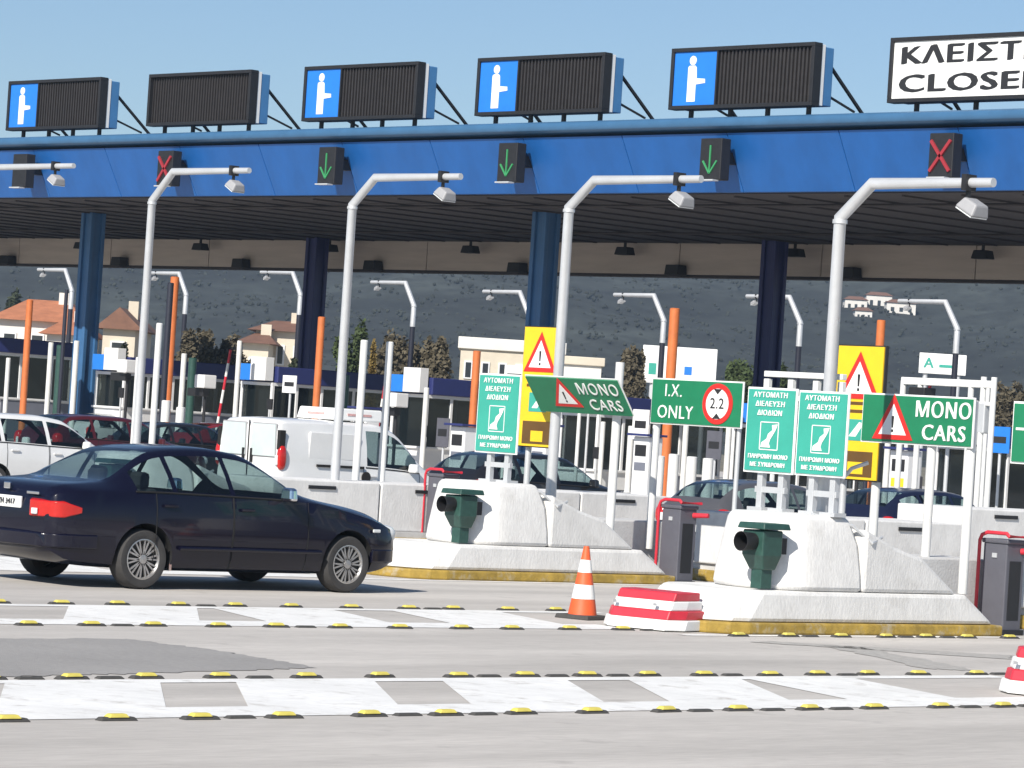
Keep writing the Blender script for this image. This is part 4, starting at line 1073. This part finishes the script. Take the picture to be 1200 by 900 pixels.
ESTATE = dict(HATCH, y0=-.85, y1=3.45, wb=2.62, hw=.88,
    top=([-.85, -.80, -.68, -.35, .2, 1.0, 1.5, 2.25, 2.4, 3.0, 3.3, 3.45], [.82, 1.05, 1.20, 1.47, 1.52, 1.52, 1.47, 1.04, 1.0, .90, .76, .55]),
    belt=([-.85, -.7, 0, 1.2, 2.25, 3.0, 3.3, 3.45], [.78, .98, 1.0, .97, .94, .82, .68, .5]),
    bot=([-.85, -.6, 0, 2.5, 3.45], [.40, .26, .20, .20, .32]),
    wid=([-.85, -.75, -.5, .2, 2.0, 3.05, 3.3, 3.45], [.80, .88, .95, 1, 1, .94, .84, .66]),
    wtop=([-.85, -.5, .2, 1.4, 2.25, 3.45], [.66, .68, .68, .66, .78, .56]),
    ws=(1.52, 2.25), rw=(-.68, -.33), sides=((-.48, .10), (.18, 1.10), (1.18, 2.0)), doors=((.22, 1.12), (1.14, 2.12)), tail=(.08, .92, .11, .18, .10))
VAN = dict(HATCH, y0=-.62, y1=3.35, wb=2.55, hw=.80, van=True,
    top=([-.62, -.58, -.5, .5, 1.4, 1.75, 2.52, 2.66, 3.1, 3.25, 3.35], [1.60, 1.70, 1.745, 1.77, 1.77, 1.70, 1.10, 1.04, .88, .74, .50]),
    belt=([-.62, -.5, .6, 1.5, 2.5, 3.1, 3.25, 3.35], [1.02, 1.06, 1.06, 1.04, .98, .80, .66, .46]),
    bot=([-.62, -.4, 0, 2.5, 3.35], [.32, .22, .18, .18, .30]),
    wid=([-.62, -.58, -.45, .2, 2.0, 2.9, 3.2, 3.35], [.93, .97, 1, 1, 1, .95, .84, .68]),
    wtop=([-.62, -.5, .2, 1.6, 2.5, 3.35], [.84, .86, .86, .80, .80, .58]),
    ws=(1.72, 2.50), rw=(-9, -8), sides=((1.20, 2.30),), doors=((1.12, 2.32),),
    tail=(.03, 1.14, .055, .19, .05), tdepth=.08, head=(.16, .68, .17, .11), zplate=.60, pdy=.03, tyre=.29, bump=M_BLACK)
WHITE = paint('white_car_paint', (.76, .76, .75)); BLACKP = paint('black_car_paint', (.012, .012, .014)); GREYP = paint('grey_car_paint', (.075, .075, .082))
MAROON = paint('maroon_car_paint', (.065, .008, .011)); SILVER = paint('silver_car_paint', (.46, .47, .48)); DBLUE = paint('dark_blue_car_paint', (.010, .013, .035), .28, .4)
REDP = paint('red_car_paint', (.16, .012, .012))
# white van
vp = at(330, 520, X=-41.1)
vn, vsec = car('white_van', 'white panel van with two rear windows beyond the navy sedan', 'van', (-41.9, vp.y + .62, 0), 0, VAN, WHITE)
for sg in (-1, 1):
    MB().box(sg * .37, -.632, 1.40, .60, .024, .50, top=.93).build('rear_window', M_PALEWIN, vn, bevel=.01)
    MB().box(sg * .37, -.615, 1.40, .64, .02, .54, top=.93).build('window_seal', M_LAMPBODY, vn, bevel=.01)
    MB().box(sg * .10, -.64, 1.15, .05, .03, .22).build('rear_door_handle', M_ARCH, vn, bevel=.008)
    MB().box(sg * .79, .62, 1.05, .03, .98, .04).build('sliding_rail', M_ARCH, vn, bevel=.005)
    MB().box(sg * .738, .5, 1.36, .045, 1.05, .42, top=.96).build('panel_pressing', WHITE, vn, bevel=.012)
    MB().box(sg * .735, -.575, 1.42, .07, .12, .30).build('tail_lamp_top', M_ARCH, vn, bevel=.01)
    MB().lathe([(.09, -.01), (.09, .01)], (sg * .81, 1.15, .90), 'x', 18).build('fuel_cap', M_ARCH, vn)
MB().box(0, -.628, 1.10, .012, .02, 1.2).build('rear_door_gap', M_ARCH, vn)
rb = thing('roof_sign', 'white box sign lying on the roof of the van', 'roof sign', (-41.9, vp.y + 1.85, 1.775))
MB().box(0, 0, .10, .95, 1.05, .19, top=.93).build('box', M_SWHITE, rb, bevel=.02)
MB().box(.466, 0, .10, .01, .5, .035).build('faded_stripe', M_FADE, rb)
MB().box(0, -.516, .10, .40, .01, .035).build('faded_stripe', M_FADE, rb)
# other cars
def park(px, py, X, nm, lab, P, pm, cat='car', sc=1.):
    p = at(px, py, X=X); t = car(nm, lab, cat, (X - P['hw'] * sc, p.y - P['y0'] * sc, 0), 0, P, pm)[0]; t.scale = (sc, sc, sc); return t
park(853, 590, -33.6, 'grey_estate_car', 'dark grey estate car beyond the middle cabinet', HATCH, GREYP, sc=.90)
park(566, 560, -41.0, 'black_car', 'black car behind the nose with the single teal sign', HATCH, BLACKP)
park(-48, 500, -50.1, 'white_hatchback', 'white hatchback at the left edge beyond the sedan boot', ESTATE, WHITE)
park(70, 500, -60.0, 'maroon_car', 'maroon car behind the white hatchback', ESTATE, MAROON)
park(1046, 600, -33.8, 'dark_blue_car', 'dark blue car left of the posts of the upright MONO CARS sign', HATCH, DBLUE, sc=.9)
park(170, 490, -64.5, 'dark_car', 'dark car between sedan roof and white van', HATCH, BLACKP)
park(108, 470, -92.0, 'silver_car', 'silver car at the booth by the front left column', HATCH, SILVER)
park(236, 480, -74.0, 'red_car', 'red car showing only its roof left of the van', HATCH, REDP)

# ------------------------------------------------------------------ background: hills, houses, trees
def hnoise(u, v, seed=0):
    return (math.sin(u * 1.3 + seed) + math.sin(u * 2.7 + v * 1.9 + seed * 2) * .5 + math.sin(v * 3.1 - u * 4.3 + seed) * .28 + math.sin(u * 9.1 + v * 7.3) * .12)
def dirpt(d, l, z=0): return Vector((-cY * d + sY * l, sY * d + cY * l, z))
def hill_h(d, l):
    t_ = max(0., min(1., (d - 420) / 560)); t_ = t_ * t_ * (3 - 2 * t_)
    back = 1 if d < 1050 else max(.3, 1 - (d - 1050) / 700)
    return t_ * back * (58 + 6.0 * hnoise(l / 95, d / 140) + 5 * hnoise(l / 31, d / 37, 2)) - 1.0
bm = bmesh.new(); nd, nl = 60, 150; grid = []
for i in range(nd + 1):
    d = 400 + 1300 * i / nd
    grid.append([bm.verts.new(dirpt(d, -900 + 1800 * j / nl, hill_h(d, -900 + 1800 * j / nl))) for j in range(nl + 1)])
for i in range(nd):
    for j in range(nl): bm.faces.new((grid[i][j], grid[i][j + 1], grid[i + 1][j + 1], grid[i + 1][j]))
hm = MB(); hm.bm.free(); hm.bm = bm
M_HILL = mat('scrub_hillside', (.035, .041, .036), rough=.95, var=.85, scale=.16, var2=.75, scale2=.022)
structure(hm.build('hills', M_HILL, smooth=80))
# scrub on the hillside (uncountable)
b = MB(); rnd = random.Random(3)
ico = bmesh.new(); bmesh.ops.create_icosphere(ico, subdivisions=1, radius=1); iv = [v.co.copy() for v in ico.verts]; iff = [[v.index for v in f.verts] for f in ico.faces]; ico.free()
vs, fs = [], []
for _ in range(14000):
    d = rnd.uniform(450, 1000); l = rnd.uniform(-.30, .30) * d; r_ = rnd.uniform(.22, .5)
    p = dirpt(d, l, hill_h(d, l) + r_ * .4); o_ = len(vs)
    for v in iv: k_ = rnd.uniform(.7, 1.25); vs.append((p.x + v.x * r_ * k_ * 1.1, p.y + v.y * r_ * k_ * 1.1, p.z + v.z * r_ * k_))
    fs += [tuple(i + o_ for i in f) for f in iff]
me = bpy.data.meshes.new('hill_scrub'); me.from_pydata(vs, [], fs)
o = mkobj('hill_scrub', me, mat('scrub_leaf', (.030, .035, .029), rough=.95, var=.5, scale=.015)); o['kind'] = 'stuff'

def crown(cx, cy, cz, rx, rz_, n, size, rnd, shape='round'):
    vs, fs = [], []
    clumps = []
    for _ in range(24):
        a, e = rnd.uniform(0, 2 * PI), rnd.uniform(-.7, 1); q = rnd.uniform(.35, .85)
        clumps.append((math.cos(a) * q * math.sqrt(1 - e * e * .8), math.sin(a) * q * math.sqrt(1 - e * e * .8), e * q, rnd.uniform(.20, .38)))
    for _ in range(n):
        c = rnd.choice(clumps)
        p = Vector((rnd.gauss(0, 1), rnd.gauss(0, 1), rnd.gauss(0, 1))).normalized() * c[3] * rnd.uniform(.5, 1)
        P_ = Vector((cx + (c[0] + p.x) * rx, cy + (c[1] + p.y) * rx, cz + (c[2] + p.z) * rz_))
        if shape == 'spire':
            tz = (P_.z - cz + rz_) / (2 * rz_); k_ = max(.1, 1.05 - tz); P_.x = cx + (P_.x - cx) * k_; P_.y = cy + (P_.y - cy) * k_
        u_ = Vector((rnd.gauss(0, 1), rnd.gauss(0, 1), rnd.gauss(0, 1))).normalized(); w_ = u_.orthogonal().normalized()
        w_.rotate(Matrix.Rotation(rnd.uniform(0, PI), 3, u_)); x_ = u_.cross(w_); s_ = size * rnd.uniform(.6, 1.3); o_ = len(vs)
        vs += [P_ - w_ * s_, P_ + x_ * s_ * .6, P_ + w_ * s_, P_ - x_ * s_ * .6]; fs.append((o_, o_ + 1, o_ + 2, o_ + 3))
    me = bpy.data.meshes.new('crown'); me.from_pydata([tuple(v) for v in vs], [], fs); return me
def tree(px, py_top, D, wpx, m, label, name='tree', shape='round', n=5200, group='trees beyond the toll plaza'):
    p = at(px, py_top, D=D); H = p.z; sc = D / FOC; rx = wpx * sc / 2; rnd = random.Random(int(px * 7 + py_top))
    t = thing(name, label, 'tree', (p.x, p.y, 0), 0, group)
    tk = MB(); tk.tube([(0, 0, -.3), (.1, 0, H * .3), (-.05, .1, H * .55), (.05, 0, H * .8)], [H * .035, H * .028, H * .02, H * .008], 8)
    for a in (0.4, 2.3, 4.4): tk.tube([(0, 0, H * .35), (rx * .3 * math.cos(a), rx * .3 * math.sin(a), H * .5), (rx * .6 * math.cos(a), rx * .6 * math.sin(a), H * .68)], [H * .018, H * .012, H * .005], 6)
    tk.build('trunk', M_BARK, t)
    mkobj('crown', crown(0, 0, H * .56, rx, H * .44, n, max(.09, H * .022), rnd, shape), m, t)
    return t
tree(75, 342, 290, 60, M_LEAFD, 'dark tree rising behind the orange roofed house at left')
tree(14, 338, 290, 40, M_LEAFD, 'dark tree at the left edge behind the orange roof')
tree(235, 372, 150, 55, M_LEAFB, 'bare brown shrub tree left of the brown roofed house')
tree(275, 385, 152, 50, M_LEAFB, 'bare brown shrub tree touching the brown roofed house')
tree(255, 392, 140, 60, M_LEAFB, 'low brown shrub in front of the bare shrub trees')
tree(412, 382, 150, 50, M_LEAFG, 'round green tree right of the rear left column')
tree(440, 378, 140, 16, M_LEAFY, 'narrow yellow cypress above the paired white posts', shape='spire')
tree(475, 372, 155, 70, M_LEAFB, 'brown leafed tree right of the yellow cypress')
tree(512, 382, 145, 55, M_LEAFB, 'brown tree left of the long cream building')
tree(745, 402, 160, 45, M_LEAFB, 'brown tree left of the white billboard')
tree(868, 412, 160, 50, M_LEAFG, 'green tree behind the rear right column')
tree(915, 425, 160, 40, M_LEAFG, 'low green tree right of the rear right column')
tree(350, 412, 150, 40, M_LEAFD, 'dark low bush below the brown roofed house')
tree(140, 400, 150, 40, M_LEAFD, 'dark low bush right of the front left column')
tree(1180, 430, 170, 70, M_LEAFB, 'brown scrubby tree at the right edge beyond the frame')

def house(px, D, wpx, pyw, pyr, label, wall, roof, kind='hip', depth=9., wins=3, name='house'):
    p = at(px, pyw, D=D); zt = at(px, pyr, D=D).z; sc = D / FOC; w = wpx * sc
    t = thing(name, label, 'house', (p.x, p.y, 0), YAW - PI / 2 + R(43.48) * 0 + (PI / 2 - YAW) * 1.0 + R(46), 'houses beyond the toll plaza')
    t.rotation_euler = (0, 0, R(46.5))
    zw = p.z
    MB().box(0, depth / 2, zw / 2, w, depth, zw).build('wall', wall, t)
    ov = .5
    if kind == 'flat':
        MB().box(0, depth / 2, (zw + zt) / 2, w + .4, depth + .4, zt - zw).build('roof', roof, t, bevel=.05)
    elif kind == 'gable':
        MB().extr([(-w / 2 - ov, -ov, zw - .1), (w / 2 + ov, -ov, zw - .1), (0, -ov, zt)], (0, depth + 2 * ov, 0)).build('roof', roof, t)
    else:
        MB().loft([[(-w / 2 - ov, -ov, zw - .02), (w / 2 + ov, -ov, zw - .02), (w / 2 + ov, depth + ov, zw - .02), (-w / 2 - ov, depth + ov, zw - .02)],
                   [(-w * .25, depth * .45, zt), (w * .25, depth * .45, zt), (w * .25, depth * .55, zt), (-w * .25, depth * .55, zt)]]).build('roof', roof, t)
    for q in range(wins):
        xx = (q + .5) / wins * w - w / 2
        f = MB().box(xx, -.03, zw - 1.4, min(1.2, w / wins * .5), .12, 1.2).build('window', M_BOOTHW, t)
        MB().box(xx, -.07, zw - 1.4, min(1.2, w / wins * .5) - .2, .08, 1.0).build('pane', M_WIN, f)
    if kind != 'flat': MB().box(w * .2, depth * .4, zt - .2, .6, .6, 1.4).build('chimney', wall, t)
    return t
house(45, 210, 98, 376, 349, 'white house with long orange tiled roof at the left', M_WREND, M_TILE)
house(75, 205, 40, 392, 372, 'small white annex in front of the orange roofed house', M_WREND, M_TILE, wins=1)
house(140, 205, 38, 384, 360, 'small gabled stone house right of the front left column', M_CREAM, M_BTILE, 'gable', wins=1)
house(330, 200, 60, 388, 374, 'cream villa with stepped brown roof before the hill', M_CREAM, M_BTILE)
house(300, 196, 30, 402, 388, 'low cream wing at the left of the brown roofed villa', M_CREAM, M_BTILE, wins=1)
house(600, 230, 120, 412, 398, 'long cream flat building behind the yellow triangle sign', M_CREAM, M_WREND, 'flat', wins=6)
house(680, 215, 50, 428, 418, 'small white building right of the yellow triangle sign', M_WREND, M_CREAM, 'flat', wins=2)
def on_hill(px, py):
    D = 450.
    while D < 1100:
        p = at(px, py, D=D)
        if hill_h(D, p.x * sY + p.y * cY) > p.z: break
        D += 3
    return p, D
for px, py, w_, hpx, lab in ((1003, 362, 26, 12, 'small pale house at the left end of the hillside cluster'), (1030, 360, 30, 15, 'pale house in the middle of the hillside cluster, above the orange post'),
                         (1056, 366, 34, 12, 'long pale house at the right end of the hillside cluster'), (1012, 372, 20, 9, 'tiny pale house lowest in the hillside cluster')):
    p, D = on_hill(px, py); sc = D / FOC; w = w_ * sc; zt = hpx * sc
    t = thing('hill_house', lab, 'house', (p.x, p.y, p.z - .6), R(46.5), 'houses on the hillside')
    MB().box(0, 2.5, zt / 2, w, 5, zt + .8).build('wall', M_WREND, t)
    MB().loft([[(-w / 2 - .3, -.3, zt + .4), (w / 2 + .3, -.3, zt + .4), (w / 2 + .3, 5.3, zt + .4), (-w / 2 - .3, 5.3, zt + .4)], [(-w * .3, 2.3, zt + 1.2), (w * .3, 2.3, zt + 1.2), (w * .3, 2.7, zt + 1.2), (-w * .3, 2.7, zt + 1.2)]]).build('roof', M_BTILE, t)
    for q in range(3): MB().box((q - 1) * w * .3, -.03, zt * .55, w * .12, .1, zt * .4).build('window', M_WIN, t)
# boards beyond the plaza
def billboard(px0, px1, py0, py1, D, label, words=None):
    a = at(px0, py0, D=D); b_ = at(px1, py0 + (px1 - px0) * .064, D=D); c_ = at(px0, py1, D=D)
    w = (b_ - a).length; h = a.z - c_.z
    t = thing('billboard', label, 'billboard', ((a.x + b_.x) / 2, (a.y + b_.y) / 2, 0), R(46.5), 'boards beyond the plaza')
    MB().box(0, 0, a.z - h / 2, w, .15, h).build('panel', M_SWHITE, t, bevel=.02)
    for q in (-.35, .35): MB().cyl((w * q, .15, 0), (w * q, .15, a.z - h), .12).build('leg', M_STEEL, t)
    return t, w, h, a.z
t, w, h, z = billboard(754, 841, 404, 448, 165, 'wide white billboard above the I.X. ONLY sign')
for q, m, s_ in ((-.36, M_TEAL, .3), (-.1, M_SBLUE, .22), (.12, M_SBLUE, .22)):
    MB().box(w * q, -.085, z - h * .62, w * .10, .01, h * s_).build('print_block', m, t)
t, w, h, z = billboard(1078, 1133, 413, 437, 170, 'white board with green lettering behind the right rear pole')
text('A', h * .7, (-w * .3, -.09, z - h * .5), M_TEAL, t, bold=.02)
MB().box(w * .1, -.085, z - h * .6, w * .35, .01, h * .14).build('print_block', M_TEAL, t)
# ------------------------------------------------------------------ summer haze: one closed box of even air
hz = MB(); hz.box(-1000, 900, 44, 2300, 2300, 92)
ho = hz.build('haze', None); ho['kind'] = 'stuff'
hmat = bpy.data.materials.new('haze_air'); hmat.use_nodes = True; hn = hmat.node_tree
for n_ in list(hn.nodes):
    if n_.type == 'BSDF_PRINCIPLED': hn.nodes.remove(n_)
pv = hn.nodes.new('ShaderNodeVolumePrincipled'); pv.inputs['Color'].default_value = (.62, .80, 1, 1); pv.inputs['Density'].default_value = .00030; pv.inputs['Anisotropy'].default_value = .2
hn.links.new(pv.outputs[0], [n_ for n_ in hn.nodes if n_.type == 'OUTPUT_MATERIAL'][0].inputs['Volume'])
ho.data.materials.append(hmat)
print('objects', len(bpy.data.objects))
